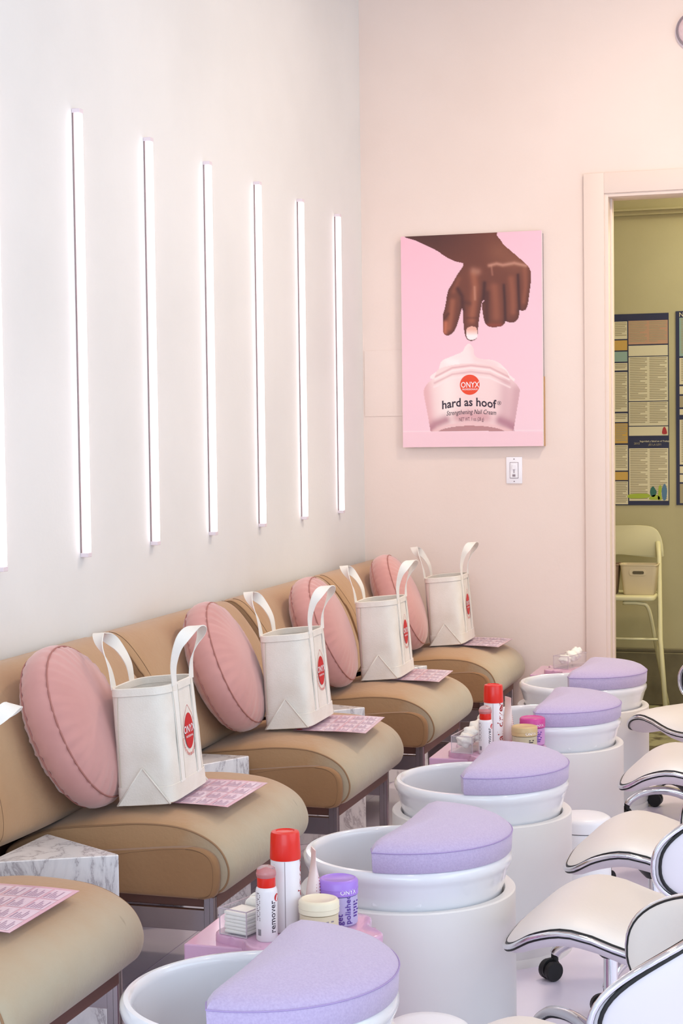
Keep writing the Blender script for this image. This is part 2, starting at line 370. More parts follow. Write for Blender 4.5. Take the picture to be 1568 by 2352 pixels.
# ------------------------------------------------------------------ picture with printed hand and jar
def picture():
    x0, x1, z0, z1 = 0.183, 0.786, 1.277, 2.170
    t = thing('picture', 'pink printed canvas of a brown hand dipping a finger into a cream jar', 'picture', ((x0 + x1) / 2, YF, z0))
    W_, H_ = x1 - x0, z1 - z0
    part('panel', box(-W_ / 2, W_ / 2, -0.034, -0.012, 0, H_, 0.001, 1), mat('white canvas edge', (246, 236, 234), 0.6), t)
    part('backing_batten', box(W_ / 2 - 0.03, W_ / 2 + 0.004, -0.012, 0, 0.0, 0.29), M_KRAFT, t, label='raw wood strip behind the lower right edge')
    part('backing_batten', box(W_ / 2 - 0.03, W_ / 2 + 0.001, -0.012, 0, 0.29, H_ - 0.01), M_GREYL, t)
    part('backing_batten', box(-W_ / 2 + 0.01, -W_ / 2 + 0.04, -0.012, 0, 0.01, H_ - 0.01), M_KRAFT, t)
    # homography: crop pixels of the print -> unit square (u right, v down)
    src = np.array([(100, 155), (1450, 85), (1470, 2175), (135, 2195)], float); dst = np.array([(0, 0), (1, 0), (1, 1), (0, 1)], float)
    A = []; bb = []
    for (x, y), (u, v_) in zip(dst, src):
        A.append([x, y, 1, 0, 0, 0, -u * x, -u * y]); bb.append(u)
        A.append([0, 0, 0, x, y, 1, -v_ * x, -v_ * y]); bb.append(v_)
    h = np.linalg.solve(np.array(A), np.array(bb)); Hm = np.append(h, 1).reshape(3, 3); Hi = np.linalg.inv(Hm)
    def uv(p):
        q = Hi @ np.array([p[0], p[1], 1.0]); return q[0] / q[2], q[1] / q[2]
    NX, NY = 230, 344
    U, Vv = np.meshgrid(np.linspace(0, 1, NX), np.linspace(0, 1, NY))
    den = Hm[2, 0] * U + Hm[2, 1] * Vv + 1
    X = (Hm[0, 0] * U + Hm[0, 1] * Vv + Hm[0, 2]) / den; Y = (Hm[1, 0] * U + Hm[1, 1] * Vv + Hm[1, 2]) / den
    def inside(poly):
        P = np.array(poly, float); r = np.zeros(X.shape, bool)
        for i in range(len(P)):
            xa, ya = P[i]; xb, yb = P[i - 1]
            c = ((ya > Y) != (yb > Y)); xi = (xb - xa) * (Y - ya) / ((yb - ya) if abs(yb - ya) > 1e-9 else 1e-9) + xa
            r ^= c & (X < xi)
        return r
    def dist(pl):
        P = np.array(pl, float); d = np.full(X.shape, 1e9)
        for a, b in zip(P[:-1], P[1:]):
            ab = b - a; tt = np.clip(((X - a[0]) * ab[0] + (Y - a[1]) * ab[1]) / (ab @ ab + 1e-9), 0, 1)
            d = np.minimum(d, np.hypot(X - a[0] - tt * ab[0], Y - a[1] - tt * ab[1]))
        return d
    def g(pl, s): return np.exp(-(dist(pl) / s) ** 2)
    C = np.zeros((NY, NX, 3))
    def setc(mask, col, k=1.0):
        nonlocal C
        k = (mask * k)[..., None]; C = C * (1 - k) + np.array(col, float) * k
    # background
    f = np.clip((Vv * 0.8 + U * 0.2), 0, 1)[..., None]
    C = (1 - f) * np.array((250, 192, 206.)) + f * np.array((249, 214, 222.))
    setc((Y > 2040).astype(float), (249, 208, 216)); setc(g([(120, 2042), (1480, 2022)], 6), (252, 226, 230), 0.7)
    hand = cr([(150, 140), (560, 60), (985, 95), (1020, 135), (1060, 185), (1090, 230), (1150, 280), (1230, 350), (1310, 420), (1345, 480), (1352, 540), (1345, 620), (1332, 720), (1320, 810), (1300, 855), (1270, 868), (1240, 866),
               (1238, 900), (1225, 950), (1190, 978), (1150, 982), (1105, 972), (1098, 995), (1070, 1018), (1010, 1028), (955, 1025), (920, 1000), (900, 950), (888, 880), (880, 815), (890, 785), (908, 770), (885, 778), (874, 830), (862, 900), (851, 980), (845, 1050), (840, 1110), (825, 1145), (785, 1163), (745, 1150), (722, 1110), (710, 1040), (702, 950), (698, 870), (690, 850),
               (680, 880), (665, 940), (640, 1020), (610, 1080), (570, 1108), (535, 1108), (513, 1080), (510, 1000), (507, 920), (520, 870), (535, 800), (545, 730), (560, 670), (600, 600), (650, 510), (690, 450), (698, 410), (620, 390), (530, 345), (450, 290), (340, 235), (240, 190)], 6, True)
    hm = inside(hand); hf = hm.astype(float)
    setc(hf, (112, 58, 42))
    edge = np.exp(-(dist(hand + [hand[0]]) / 26) ** 2)
    setc(hf * np.clip((520 - Y) / 420, 0, 1) * np.clip((950 - X) / 500, 0, 1), (74, 36, 32), 0.95)
    setc(hf * g([(1050, 300), (1200, 380)], 120), (140, 84, 60), 0.7)
    for pl, s, k in [([(800, 520), (815, 640), (800, 800), (785, 960)], 38, 0.75), ([(1000, 640), (1015, 800), (1020, 930)], 42, 0.55), ([(1160, 560), (1175, 700), (1180, 880)], 34, 0.55), ([(1290, 470), (1300, 640), (1285, 780)], 28, 0.5), ([(600, 780), (590, 900), (570, 1040)], 30, 0.7), ([(650, 560), (610, 680)], 30, 0.4)]:
        setc(hf * g(pl, s), (168, 98, 70), k)
    for pl, s, k in [([(950, 430), (1020, 412), (1080, 425), (1190, 405), (1300, 430)], 18, 0.75), ([(800, 480), (840, 490)], 36, 0.5), ([(810, 640), (815, 760)], 12, 0.55), ([(970, 430), (980, 520)], 10, 0.4)]:
        setc(hf * g(pl, s), (206, 150, 128), k)
    for pl, s, k in [([(905, 600), (900, 700), (893, 780)], 20, 0.85), ([(1090, 620), (1100, 800), (1105, 975)], 15, 0.85), ([(1225, 520), (1232, 700), (1240, 868)], 15, 0.85), ([(650, 660), (690, 730), (697, 860)], 22, 0.7), ([(930, 700), (925, 900), (930, 1000)], 26, 0.6), ([(560, 900), (520, 950)], 14, 0.5), ([(720, 790), (760, 800)], 26, 0.35), ([(740, 940), (830, 940)], 12, 0.3)]:
        setc(hf * g(pl, s), (64, 26, 24), k)
    setc(hf * edge * np.clip((Y - 430) / 200, 0, 1), (82, 38, 32), 0.55)
    setc(hf * g([(935, 1010), (1060, 1010)], 22), (170, 74, 52), 0.5)
    setc(hf * g([(535, 990), (530, 1080)], 24), (206, 116, 84), 0.8)
    nail = cr([(740, 1040), (785, 1022), (828, 1035), (838, 1080), (835, 1130), (790, 1152), (745, 1140), (733, 1090)], 6, True); nf = inside(nail).astype(float)
    setc(nf, (236, 178, 160)); setc(nf * np.clip((Y - 1050) / 60, 0, 1), (255, 240, 238))
    # cream
    cream = cr([(430, 1540), (470, 1440), (500, 1360), (600, 1310), (690, 1270), (728, 1210), (765, 1190), (800, 1230), (812, 1300), (870, 1335), (1000, 1350), (1090, 1410), (1140, 1480), (1150, 1560)], 6, True)
    cf = inside(cream).astype(float); setc(cf, (253, 232, 230)); setc(cf * g([(800, 1230), (830, 1330), (1000, 1400)], 46), (247, 212, 212), 0.7); setc(cf * g([(560, 1360), (640, 1380)], 40), (255, 244, 240), 0.8)
    # jar
    jar = cr([(430, 1520), (470, 1440), (620, 1395), (780, 1382), (950, 1395), (1100, 1440), (1150, 1520), (1200, 1565), (1240, 1620), (1243, 1670), (1218, 1830), (1191, 2005), (1187, 2026), (1180, 2031), (900, 2034), (700, 2037), (405, 2041), (397, 2036), (392, 2012), (365, 1860), (332, 1690), (335, 1630), (370, 1570)], 8, True)
    jf = inside(jar).astype(float); setc(jf, (247, 216, 214))
    setc(jf * g([(340, 1600), (390, 2030)], 60), (226, 168, 172), 0.75); setc(jf * g([(1225, 1650), (1180, 2030)], 80), (206, 158, 166), 0.8); setc(jf * g([(1110, 1560), (1090, 1980)], 60), (214, 170, 176), 0.6)
    setc(jf * g([(560, 1560), (580, 1960)], 110), (253, 238, 232), 0.8); setc(jf * g([(900, 1540), (900, 1900)], 90), (250, 222, 220), 0.5)
    for k_, (ya, c_) in enumerate([(1400, (222, 172, 174)), (1425, (255, 238, 236)), (1462, (224, 178, 180)), (1500, (253, 232, 230))]):
        setc(jf * g([(440 - k_ * 4, ya + 110), (600, ya + 25), (780, ya), (960, ya + 20), (1140 + k_ * 4, ya + 110)], 9), c_, 0.8)
    setc(jf * g([(400, 2010), (440, 1970), (540, 1930)], 46), (176, 118, 130), 0.75); setc(jf * g([(1190, 2000), (1130, 1960), (1060, 1930)], 46), (176, 118, 134), 0.75)
    setc(jf * g([(660, 1900), (780, 1885), (920, 1900)], 60), (210, 150, 156), 0.7)
    setc(jf * g([(430, 2040), (560, 1985), (780, 1965), (1000, 1985), (1160, 2035)], 20), (240, 196, 196), 0.9)
    setc(jf * ((np.hypot((X - 790) / 330, (Y - 2060) / 78) < 1)).astype(float), (180, 124, 126), 0.85)
    # mesh
    vs = np.stack([-W_ / 2 + W_ * U, np.full(U.shape, -0.0343), H_ * (1 - Vv)], -1).reshape(-1, 3)
    idx = np.arange(NX * NY).reshape(NY, NX)
    fs = np.stack([idx[:-1, :-1], idx[1:, :-1], idx[1:, 1:], idx[:-1, 1:]], -1).reshape(-1, 4)
    me = bpy.data.meshes.new('print'); me.from_pydata(vs.tolist(), [], fs.tolist()); me.update()
    ca = me.color_attributes.new('ink', 'FLOAT_COLOR', 'POINT')
    c = np.clip(C, 0, 255) / 255.0; c = np.where(c <= 0.04045, c / 12.92, ((c + 0.055) / 1.055) ** 2.4)
    ca.data.foreach_set('color', np.concatenate([c.reshape(-1, 3), np.ones((NX * NY, 1))], 1).astype(np.float32).ravel())
    mp = bpy.data.materials.new('printed ink'); mp.use_nodes = True; nt = mp.node_tree; a = nt.nodes.new('ShaderNodeAttribute'); a.attribute_name = 'ink'
    nt.links.new(a.outputs['Color'], nt.nodes['Principled BSDF'].inputs['Base Color']); nt.nodes['Principled BSDF'].inputs['Roughness'].default_value = 0.45
    me.materials.append(mp); pr = put('print', me, t, label='photo print of a brown hand above a pink cream jar')
    def at(p):
        u, v_ = uv(p); return -W_ / 2 + W_ * u, H_ * (1 - v_)
    sx = W_ / 1342
    def txt(name, s, p, size, m, y, bold=0.0, arc=0.0, shear=0.0, wid=None):
        cx, czz = at(p); vf = text(s, size, bold, 'CENTER', shear)
        xs = [q[0] for q in vf[0]]; k = (wid * sx) / (max(xs) - min(xs)) if wid else 1.0
        vv = [(cx + q[0] * k, y, czz + q[1] - arc * (q[0] * k) ** 2) for q in vf[0]]
        return part(name, (vv, vf[1]), m, t)
    cx, czz = at((768, 1587))
    dv = disc(0.0425, 48); part('logo_disc', ([(cx + q[0], -0.0346, czz + q[1]) for q in dv[0]], dv[1]), mat('orange red print', (236, 74, 40), 0.45), t)
    txt('lettering', 'ONYX', (770, 1590), 0.034, M_WPRINT, -0.0349, 0.03, wid=176)
    txt('lettering', 'PROFESSIONAL®', (770, 1632), 0.010, M_WPRINT, -0.0349, 0.03, wid=145)
    txt('lettering', 'hard as hoof', (758, 1757), 0.050, M_DARKP, -0.0349, 0.055, arc=0.9, wid=520)
    dv = text('⊙', 0.02); cx, czz = at((1050, 1762))
    ring = ([], []); n = 24
    V = [(cx + r * math.cos(2 * PI * i / n), -0.0349, czz + r * math.sin(2 * PI * i / n)) for r in (0.0085, 0.0068) for i in range(n)]
    F = [[i, (i + 1) % n, n + (i + 1) % n, n + i] for i in range(n)]
    V += [(cx + 0.003 * math.cos(2 * PI * i / 12), -0.0349, czz + 0.003 * math.sin(2 * PI * i / 12)) for i in range(12)]; F.append(list(range(2 * n, 2 * n + 12)))
    part('trademark_ring', (V, F), M_DARKP, t)
    txt('lettering', 'Strengthening Nail Cream', (782, 1850), 0.028, M_DARKP, -0.0349, 0.0, arc=0.5, shear=0.25, wid=476)
    txt('lettering', 'NET WT. 1 oz. (28 g)', (786, 1920), 0.022, M_DRED if False else mat('plum print', (122, 74, 88), 0.5), -0.0349, 0.0, arc=0.4, wid=236)
picture()

# light switch
t = thing('light_switch', 'white wall dimmer switch below the canvas', 'switch', (0.657, YF, 1.176))
part('plate', box(-0.034, 0.034, -0.006, 0, -0.056, 0.056, 0.002), M_SWITCH, t, auto=True)
part('frame_line', box(-0.0185, 0.0185, -0.0075, -0.004, -0.034, 0.034, 0.001, 1), M_GREYL, t)
part('paddle', box(-0.0165, 0.0165, -0.0095, -0.005, -0.032, 0.032, 0.0015), M_SWITCH, t)
part('lever', box(-0.008, 0.008, -0.016, -0.008, 0.004, 0.024, 0.002), M_SWITCH, t)
part('slot', box(-0.0015, 0.0015, -0.0105, -0.009, -0.012, 0.016), M_GREYL, t)
part('slider', box(-0.006, 0.006, -0.013, -0.009, -0.026, -0.017, 0.001), M_GREYL, t)
for z in (-0.047, 0.047): part('screw', [(v[0], -0.0063 - v[2], z + v[1]) for v in lathe([(0, 0.0005), (0.0025, 0.0003), (0.003, -0.0005)], 12, False)[0]] and ([(q[0], -0.0062 - q[2], z + q[1]) for q in lathe([(0, 0.0008), (0.0025, 0.0006), (0.003, -0.0005)], 12, False)[0]], lathe([(0, 0.0008), (0.0025, 0.0006), (0.003, -0.0005)], 12, False)[1]), M_GREYL, t)
# round fitting high on the far wall
t = thing('wall_light', 'round glass wall fitting high above the doorway', 'light', (1.412, YF, 2.945))
rx = Matrix.Rotation(PI / 2, 4, 'X')
part('base', xform(lathe([(0.0, 0), (0.082, 0), (0.080, 0.012), (0.074, 0.016)], 40, False), rx), M_CAP, t, auto=True)
part('rim', xform(lathe([(0.074, 0.008), (0.076, 0.022), (0.070, 0.026), (0.066, 0.02)], 40, False), rx), M_GREYL, t, auto=True)
part('lens', xform(lathe([(0.0, 0.042), (0.03, 0.039), (0.055, 0.031), (0.067, 0.02)], 40, False), rx), M_LENS, t, smooth=True)

# ------------------------------------------------------------------ lounge chairs
SHW = 0.29; BHW = 0.460
side_prof = [(0.10, 0.345), (0.115, 0.375), (0.175, 0.408), (0.243, 0.431), (0.388, 0.453), (0.475, 0.458), (0.560, 0.452), (0.620, 0.433), (0.662, 0.403), (0.682, 0.362), (0.678, 0.325), (0.655, 0.300), (0.610, 0.288)]
back_prof = [(0.022, 0.60), (0.020, 0.775), (0.044, 0.800), (0.083, 0.796), (0.128, 0.757), (0.184, 0.675), (0.222, 0.575), (0.236, 0.510), (0.234, 0.465), (0.215, 0.438)]
def seat_rings():
    pr = cr(side_prof, 6); C0 = np.array((0.40, 0.37)); rings = []
    for s in np.concatenate([[-1.0, -0.995, -0.97, -0.93], np.linspace(-0.86, 0.86, 15), [0.93, 0.97, 0.995, 1.0]]):
        e = 1 - abs(s) ** 3.0; inset = 0.010 * max(0, (abs(s) - 0.93) / 0.07) ** 2
        ring = []
        for i, (x, z) in enumerate(pr):
            d = np.array((x, z)) - C0; d /= np.linalg.norm(d)
            topw = np.clip((z - 0.30) / 0.12, 0, 1) * np.clip((x - 0.08) / 0.2, 0, 1)
            o = 0.026 * e * topw - inset
            ring.append((x + d[0] * o, s * SHW, z + d[1] * o))
        ring += [(0.60, s * SHW, 0.288), (0.12, s * SHW, 0.288), (0.10, s * SHW, 0.31)]
        rings.append(ring)
    return rings
def seat_z(x, yl):
    """height of the seat top at local x and at distance yl from the seat middle"""
    pr = [p for p in side_prof if p[0] < 0.665 and p[1] > 0.37]; z = np.interp(x, [p[0] for p in pr], [p[1] for p in pr])
    return z + 0.026 * (1 - min(1, abs(yl / SHW)) ** 3.0)
def make_chair():
    t = thing('lounge_chair', 'x', 'chair', group='tan lounge chairs along the wall')
    OY = 0.09
    st = part('seat', shift(loft(seat_rings()), (0, OY, 0)), M_SEAT, t, auto=True)
    pr = cr(side_prof, 6)
    for s in (-1, 1):
        part('piping', tube([(x - 0.0085 * (x - 0.40) / math.hypot(x - 0.40, z - 0.37), OY + s * (SHW - 0.001), z - 0.0085 * (z - 0.37) / math.hypot(x - 0.40, z - 0.37)) for x, z in pr[4:]], 0.0024, 8), M_PIPE, st, smooth=True)
    # inset side pads
    pp = fillet([(0.10, 0.292), (0.648, 0.296), (0.656, 0.408), (0.30, 0.388), (0.10, 0.355)], 0.02, 5)
    pp = [(0.10, 0.292)] + cr([(0.62, 0.288), (0.648, 0.300), (0.657, 0.340), (0.650, 0.382), (0.618, 0.404), (0.56, 0.406), (0.42, 0.392), (0.30, 0.378), (0.20, 0.362), (0.10, 0.345)], 5)
    for s in (-1, 1):
        b = prism(pp, 0, 0.026, 0.011, 4)
        vv = [(x, OY + s * (SHW - 0.006 + z), y) for x, y, z in b[0]]
        pd = part('side_pad', (vv, b[1]), M_PANEL_SHADED, t, auto=True)
        cxy = np.array((0.38, 0.345)); line = []
        for x, z in pp[1:]:
            d = cxy - np.array((x, z)); d /= np.linalg.norm(d); line.append((x + d[0] * 0.013, OY + s * (SHW + 0.0195), z + d[1] * 0.013))
        part('stitch_line', tube(line, 0.0008, 5), M_STITCH, pd)
    # backrest
    bp = cr(back_prof, 6); rings = []
    for s in np.concatenate([[-1.0, -0.995, -0.975, -0.94], np.linspace(-0.88, 0.88, 13), [0.94, 0.975, 0.995, 1.0]]):
        e = 1 - abs(s) ** 4; ins = 0.012 * max(0, (abs(s) - 0.94) / 0.06) ** 2
        ring = []
        for x, z in bp:
            k = np.clip((x - 0.03) / 0.06, 0, 1)
            ring.append((x + (0.016 * e - ins) * k, s * BHW, z - ins * (0.6 if z > 0.7 else 0)))
        ring += [(0.12, s * BHW, 0.436), (0.022, s * BHW, 0.44)]
        rings.append(ring)
    bk = part('backrest', loft(rings), M_SUEDE, t, auto=True)
    for s in (-1, 1):
        part('piping', tube([(x - 0.0105 * min(1, max(0, (x - 0.03) / 0.06)), s * (BHW - 0.001), z - (0.0062 if z > 0.7 else 0)) for x, z in bp[10:]], 0.0024, 8), M_PIPE, bk, smooth=True)
        part('stitch_line', tube([(x + 0.0005, s * (BHW - 0.020), z) for x, z in bp[14:]], 0.0007, 5), M_STITCH, bk)
    # frame
    part('seat_frame', box(0.07, 0.635, OY - 0.262, OY + 0.262, 0.258, 0.29, 0.003), M_CHAIRFRAME, t)
    for s in (-1, 1):
        y = OY + s * 0.268
        part('leg', merge(box(0.606, 0.634, y - 0.006, y + 0.006, 0, 0.288, 0.0015, 1), box(0.622, 0.634, y - 0.012, y + 0.012, 0, 0.288, 0.0015, 1)), M_STEEL, t)
        part('leg', merge(box(0.085, 0.113, y - 0.006, y + 0.006, 0, 0.288, 0.0015, 1), box(0.085, 0.097, y - 0.012, y + 0.012, 0, 0.288, 0.0015, 1)), M_STEEL, t)
        part('side_rail', box(0.10, 0.612, y - 0.005, y + 0.005, 0.205, 0.256, 0.002, 1), M_STEEL, t)
    part('back_support', box(0.04, 0.075, -0.25, 0.25, 0.20, 0.60, 0.003), M_CHAIRFRAME, t)
    return t
CH = [(0.005, 2.735), (0.0, 3.815), (0.0, 4.785), (0.012, 5.738), (0.022, 6.664)]
ch_lab = ['tan suede lounge chair in the left foreground, only its seat front showing', 'tan suede lounge chair nearest whole one, behind the nearest marble table', 'tan suede lounge chair second whole one from the camera', 'tan suede lounge chair next to last before the end wall', 'tan suede lounge chair farthest away, against the end wall']
SEATY = []
proto = make_chair()
for i, (x, y) in enumerate(CH):
    o = proto if i == 0 else copy_tree(proto)
    o.location = (x, y, 0); o['label'] = ch_lab[i]; SEATY.append(y + 0.09)
# the farthest chair's seat sits closer to the end wall
for c_ in o.children:
    if not c_.name.startswith(('backrest', 'back_support')): c_.location.y += 0.045
SEATY[4] += 0.045

# ------------------------------------------------------------------ marble tables
def table(A, near, far, L, label):
    a1, a2 = math.radians(near), math.radians(far)
    tri = [(0, 0), (L * math.cos(a2), L * math.sin(a2)), (L * math.cos(a1), L * math.sin(a1))]
    o = part('marble_table', prism(fillet(tri, 0.008, 4), 0.0, 0.432, 0.002, 1), M_MARBLE, None, auto=True, loc=(A[0], A[1], 0))
    o['label'] = label; o['category'] = 'table'; o['group'] = 'triangular marble side tables'
table((0.504, 3.407), -152.5, 150.0, 0.288, 'triangular white marble side table in the left foreground')
table((0.392, 4.555), -119.5, 180.0, 0.255, 'triangular white marble side table beside the nearest tote bag')
table((0.479, 5.448), -135.0, 165.0, 0.262, 'triangular white marble side table behind the second tote bag')
table((0.438, 6.475), -122.0, 178.0, 0.25, 'triangular white marble side table farthest away, mostly hidden by a tote bag')

# ------------------------------------------------------------------ cushions
def make_pillow():
    t = thing('round_cushion', 'x', 'cushion', group='round pink cushions')
    R_, T_ = 0.198, 0.086
    # gusseted round cushion, axis along +x
    prof = [(0, 0.082), (0.05, 0.081), (0.09, 0.077), (0.13, 0.068), (0.158, 0.056), (0.176, 0.045), (0.1875, 0.034), (R_ - 0.003, 0.024), (R_ + 0.001, 0.012), (R_ + 0.002, 0.0)]
    full = prof + [(r, -z) for r, z in reversed(prof[:-1])]
    n = 120; k = len(full); V = []; F = []
    for i in range(n):
        a = 2 * PI * i / n
        for j, (r, z) in enumerate(full):
            wr = np.clip((r - 0.11) / 0.07, 0, 1) * np.clip(1 - abs(r - 0.175) / 0.08, 0, 1)
            rip = 0.0030 * wr * (math.sin(a * 37 + 1.3 * math.sin(a * 5)) + 0.7 * math.sin(a * 59 + 2))
            dn = -math.sin(a)   # lower part sags
            rr = r * (1 + 0.02 * math.sin(3 * a + 1) * (r / R_)) ; zz = z + rip * (1 if z > 0 else -1)
            V.append((zz, rr * math.cos(a), rr * math.sin(a)))
    for i in range(n):
        j = (i + 1) % n
        for q in range(k - 1): F.append([i * k + q, j * k + q, j * k + q + 1, i * k + q + 1])
    part('cover', (V, F), M_PILLOW, t, smooth=True)
    for s in (1, -1):
        part('seam', tube([(0.0345 * s, 0.1885 * math.cos(2 * PI * i / 80) * (1 + 0.02 * math.sin(6 * PI * i / 80 + 1)), 0.1885 * math.sin(2 * PI * i / 80) * (1 + 0.02 * math.sin(6 * PI * i / 80 + 1))) for i in range(80)], 0.0020, 6, True), mat('pink seam', (176, 118, 110), 0.8) if s == 1 else bpy.data.materials['pink seam'], t, smooth=True)
    return t
pil = make_pillow()
PL = [(0.268, 3.69, 0.662, 5, 22), (0.268, 4.69, 0.662, 8, 23), (0.278, 5.625, 0.662, 6, 22), (0.288, 6.605, 0.662, 7, 22)]
plab = ['nearest round dusty pink cushion leaning on the chair back', 'round dusty pink cushion second from the camera', 'round dusty pink cushion third from the camera', 'round dusty pink cushion farthest away, near the room corner']
for i, (x, y, z, rz, tilt) in enumerate(PL):
    o = pil if i == 0 else copy_tree(pil)
    o.location = (x, y, z); o.rotation_euler = (math.radians(i * 70), -math.radians(tilt), math.radians(rz)); o.rotation_mode = 'XYZ'; o['label'] = plab[i]

# ------------------------------------------------------------------ tote bags
BW, BD, BH = 0.132, 0.072, 0.272      # half width (y), half depth (x), height
def bag_ab(z):
    q = z / BH; return BD * (1 + 0.06 * q), BW * (1 - 0.15 * q + 0.03 * math.sin(q * PI)), 7 - 3.2 * q
def bag_pt(a, z, off=0.0):
    A_, B_, n = bag_ab(z); c, s = math.cos(a), math.sin(a)
    return ((A_ + off) * math.copysign(abs(c) ** (2 / n), c), (B_ + off) * math.copysign(abs(s) ** (2 / n), s), z)
def bag_front(y, z, off=0.0):
    A_, B_, n = bag_ab(z); return ((A_) * max(0.0, 1 - abs(y / B_) ** n) ** (1 / n) + off, y, z)
def make_bag():
    t = thing('tote_bag', 'x', 'tote bag', group='canvas tote bags')
    N = 64; an = [2 * PI * i / N for i in range(N)]
    zs = [0.0, 0.004, 0.03, 0.06, 0.10, 0.14, 0.18, 0.22, 0.25, BH]
    rings = [[(p[0] * 0.9, p[1] * 0.96, 0.001) for p in (bag_pt(a, 0.0) for a in an)]]
    for z in zs[1:]:
        rr = []
        for a in an:
            p = bag_pt(a, z); d = 0.002 * math.sin(a * 3 + z * 40) * (z / BH) * (1 - z / BH) * 4
            rr.append((p[0] * (1 + d * 8), p[1] * (1 + d * 2), z))
        rings.append(rr)
    inner = [[bag_pt(a, z, -0.003) for a in an] for z in (BH, 0.2, 0.1, 0.012)]
    V, F = loft(rings + inner, True, True)
    part('body', (V, F), M_CANVAS, t, auto=True)
    part('rim_band', loft([[bag_pt(a, BH - 0.018, 0.0010) for a in an], [bag_pt(a, BH - 0.017, 0.0026) for a in an], [bag_pt(a, BH, 0.0028) for a in an], [bag_pt(a, BH + 0.0015, 0.0) for a in an], [bag_pt(a, BH, -0.0038) for a in an], [bag_pt(a, BH - 0.016, -0.0042) for a in an]], True, False), M_CANVAS, t, auto=True)
    # bottom reinforcement and folded side triangles
    part('base_band', loft([[(p[0] * 0.9, p[1] * 0.96, 0.0) for p in (bag_pt(a, 0.0, 0.001) for a in an)], [bag_pt(a, 0.004, 0.0016) for a in an], [bag_pt(a, 0.042, 0.0016) for a in an], [bag_pt(a, 0.043, 0.0004) for a in an]], True, False), M_CANVAS, t, auto=True)
    for s in (-1, 1):
        y0 = lambda z: s * (bag_ab(z)[1] + 0.0028)
        tri = [(-BD * 0.93, y0(0.003), 0.003), (BD * 0.93, y0(0.003), 0.003), (0.004, y0(0.085), 0.088)]
        tri2 = [(p[0] * 0.98, p[1] + s * 0.003, p[2]) for p in tri]
        fo = part('corner_fold', (tri + tri2, [[0, 1, 2], [3, 4, 5], [0, 1, 4, 3], [1, 2, 5, 4], [2, 0, 3, 5]]), M_CANVAS, t)
        part('edge_roll', merge(tube([tri2[0], tri2[2]], 0.0022, 6), tube([tri2[1], tri2[2]], 0.0022, 6)), M_CANVAS, fo, smooth=True)
        # side seam
    for s in (-1, 1):
        part('side_seam', tube([bag_pt(PI / 2 * s + (0.42 if s > 0 else -0.42), z, 0.0006) for z in np.linspace(0.045, BH - 0.018, 8)], 0.0011, 5), M_CSTITCH, t)
    # straps sewn to front and back, with loops above
    for sx_ in (1, -1):
        ends = []
        for yc in (-0.060, 0.062):
            G = []
            for z in np.linspace(0.04, BH + 0.001, 10):
                row = []
                for off in (0.0010, 0.0030):
                    for dy in (-0.0145, 0.0145):
                        p = bag_front(yc + dy, z, off); row.append((p[0] * sx_, p[1], z))
                G.append([row[0], row[1], row[3], row[2]])
            part('strap_band', loft(G), M_STRAP, t)
            for dy in (-0.0135, 0.0135):
                part('strap_stitch', tube([(bag_front(yc + dy, z, 0.0034)[0] * sx_, yc + dy, z) for z in np.linspace(0.045, BH - 0.004, 6)], 0.0005, 4), M_CSTITCH, t)
        # loop
        x0 = (bag_front(0.06, BH)[0] + 0.002) * sx_
        ctl = [(x0, -0.060, BH - 0.004), (x0 + 0.004 * sx_, -0.062, BH + 0.045), (x0 + 0.022 * sx_, -0.055, BH + 0.095), (x0 + 0.044 * sx_, -0.014, BH + 0.124), (x0 + 0.050 * sx_, 0.025, BH + 0.120), (x0 + 0.030 * sx_, 0.058, BH + 0.092), (x0 + 0.006 * sx_, 0.064, BH + 0.044), (x0, 0.062, BH - 0.004)]
        path = [Vector(p) for p in cr(ctl, 8)]; n = len(path); G = []
        for i, p in enumerate(path):
            T = (path[min(i + 1, n - 1)] - path[max(i - 1, 0)]).normalized(); u = i / (n - 1)
            a = PI * (u * u * (3 - 2 * u)); wv = Vector((math.sin(a) * sx_, math.cos(a), 0)); wv = (wv - T * wv.dot(T)).normalized(); nn = T.cross(wv)
            G.append([tuple(p + wv * 0.0145 * q + nn * 0.0011 * r_) for q, r_ in ((-1, -1), (1, -1), (1, 1), (-1, 1))])
        part('handle', loft(G), M_STRAP, t, auto=True, label='canvas strap handle')
    # printed emblem on the front
    cy, czz = 0.012, 0.148
    def pr(vf, off): return [bag_front(cy + v[0], czz + v[1], off) for v in vf[0]], vf[1]
    def fan(r, ry, n=36):
        vs = [(0, 0, 0)] + [(r * q * math.cos(2 * PI * i / n), ry * q * math.sin(2 * PI * i / n), 0) for q in (0.5, 1.0) for i in range(n)]
        fs = [[0, 1 + i, 1 + (i + 1) % n] for i in range(n)] + [[1 + i, 1 + n + i, 1 + n + (i + 1) % n, 1 + (i + 1) % n] for i in range(n)]
        return vs, fs
    em = part('emblem', pr(fan(0.0315, 0.043), 0.0013), M_RED, t, label='red oval emblem')
    part('lettering', pr(([(v[0], v[1] + 0.004, 0) for v in text('ONYX', 0.026, 0.03)[0]], text('ONYX', 0.026, 0.03)[1]), 0.0019), M_WPRINT, em)
    part('lettering', pr(([(v[0], v[1] - 0.013, 0) for v in text('PROFESSIONAL', 0.0072, 0.03)[0]], text('PROFESSIONAL', 0.0072, 0.03)[1]), 0.0019), M_WPRINT, em)
    # pointed outline
    ol = cr([(-0.0405, -0.01), (-0.040, 0.010), (-0.030, 0.034), (-0.013, 0.052), (0, 0.064)], 5); ol = ol + [(-x, y) for x, y in reversed(ol[:-1])]
    V = []; F = []
    for i, (x, y) in enumerate(ol):
        for o_ in (0, 0.0014): V.append((x - math.copysign(o_, x) if abs(x) > 0.002 else 0, y - (o_ * 1.6 if abs(x) < 0.002 else 0), 0))
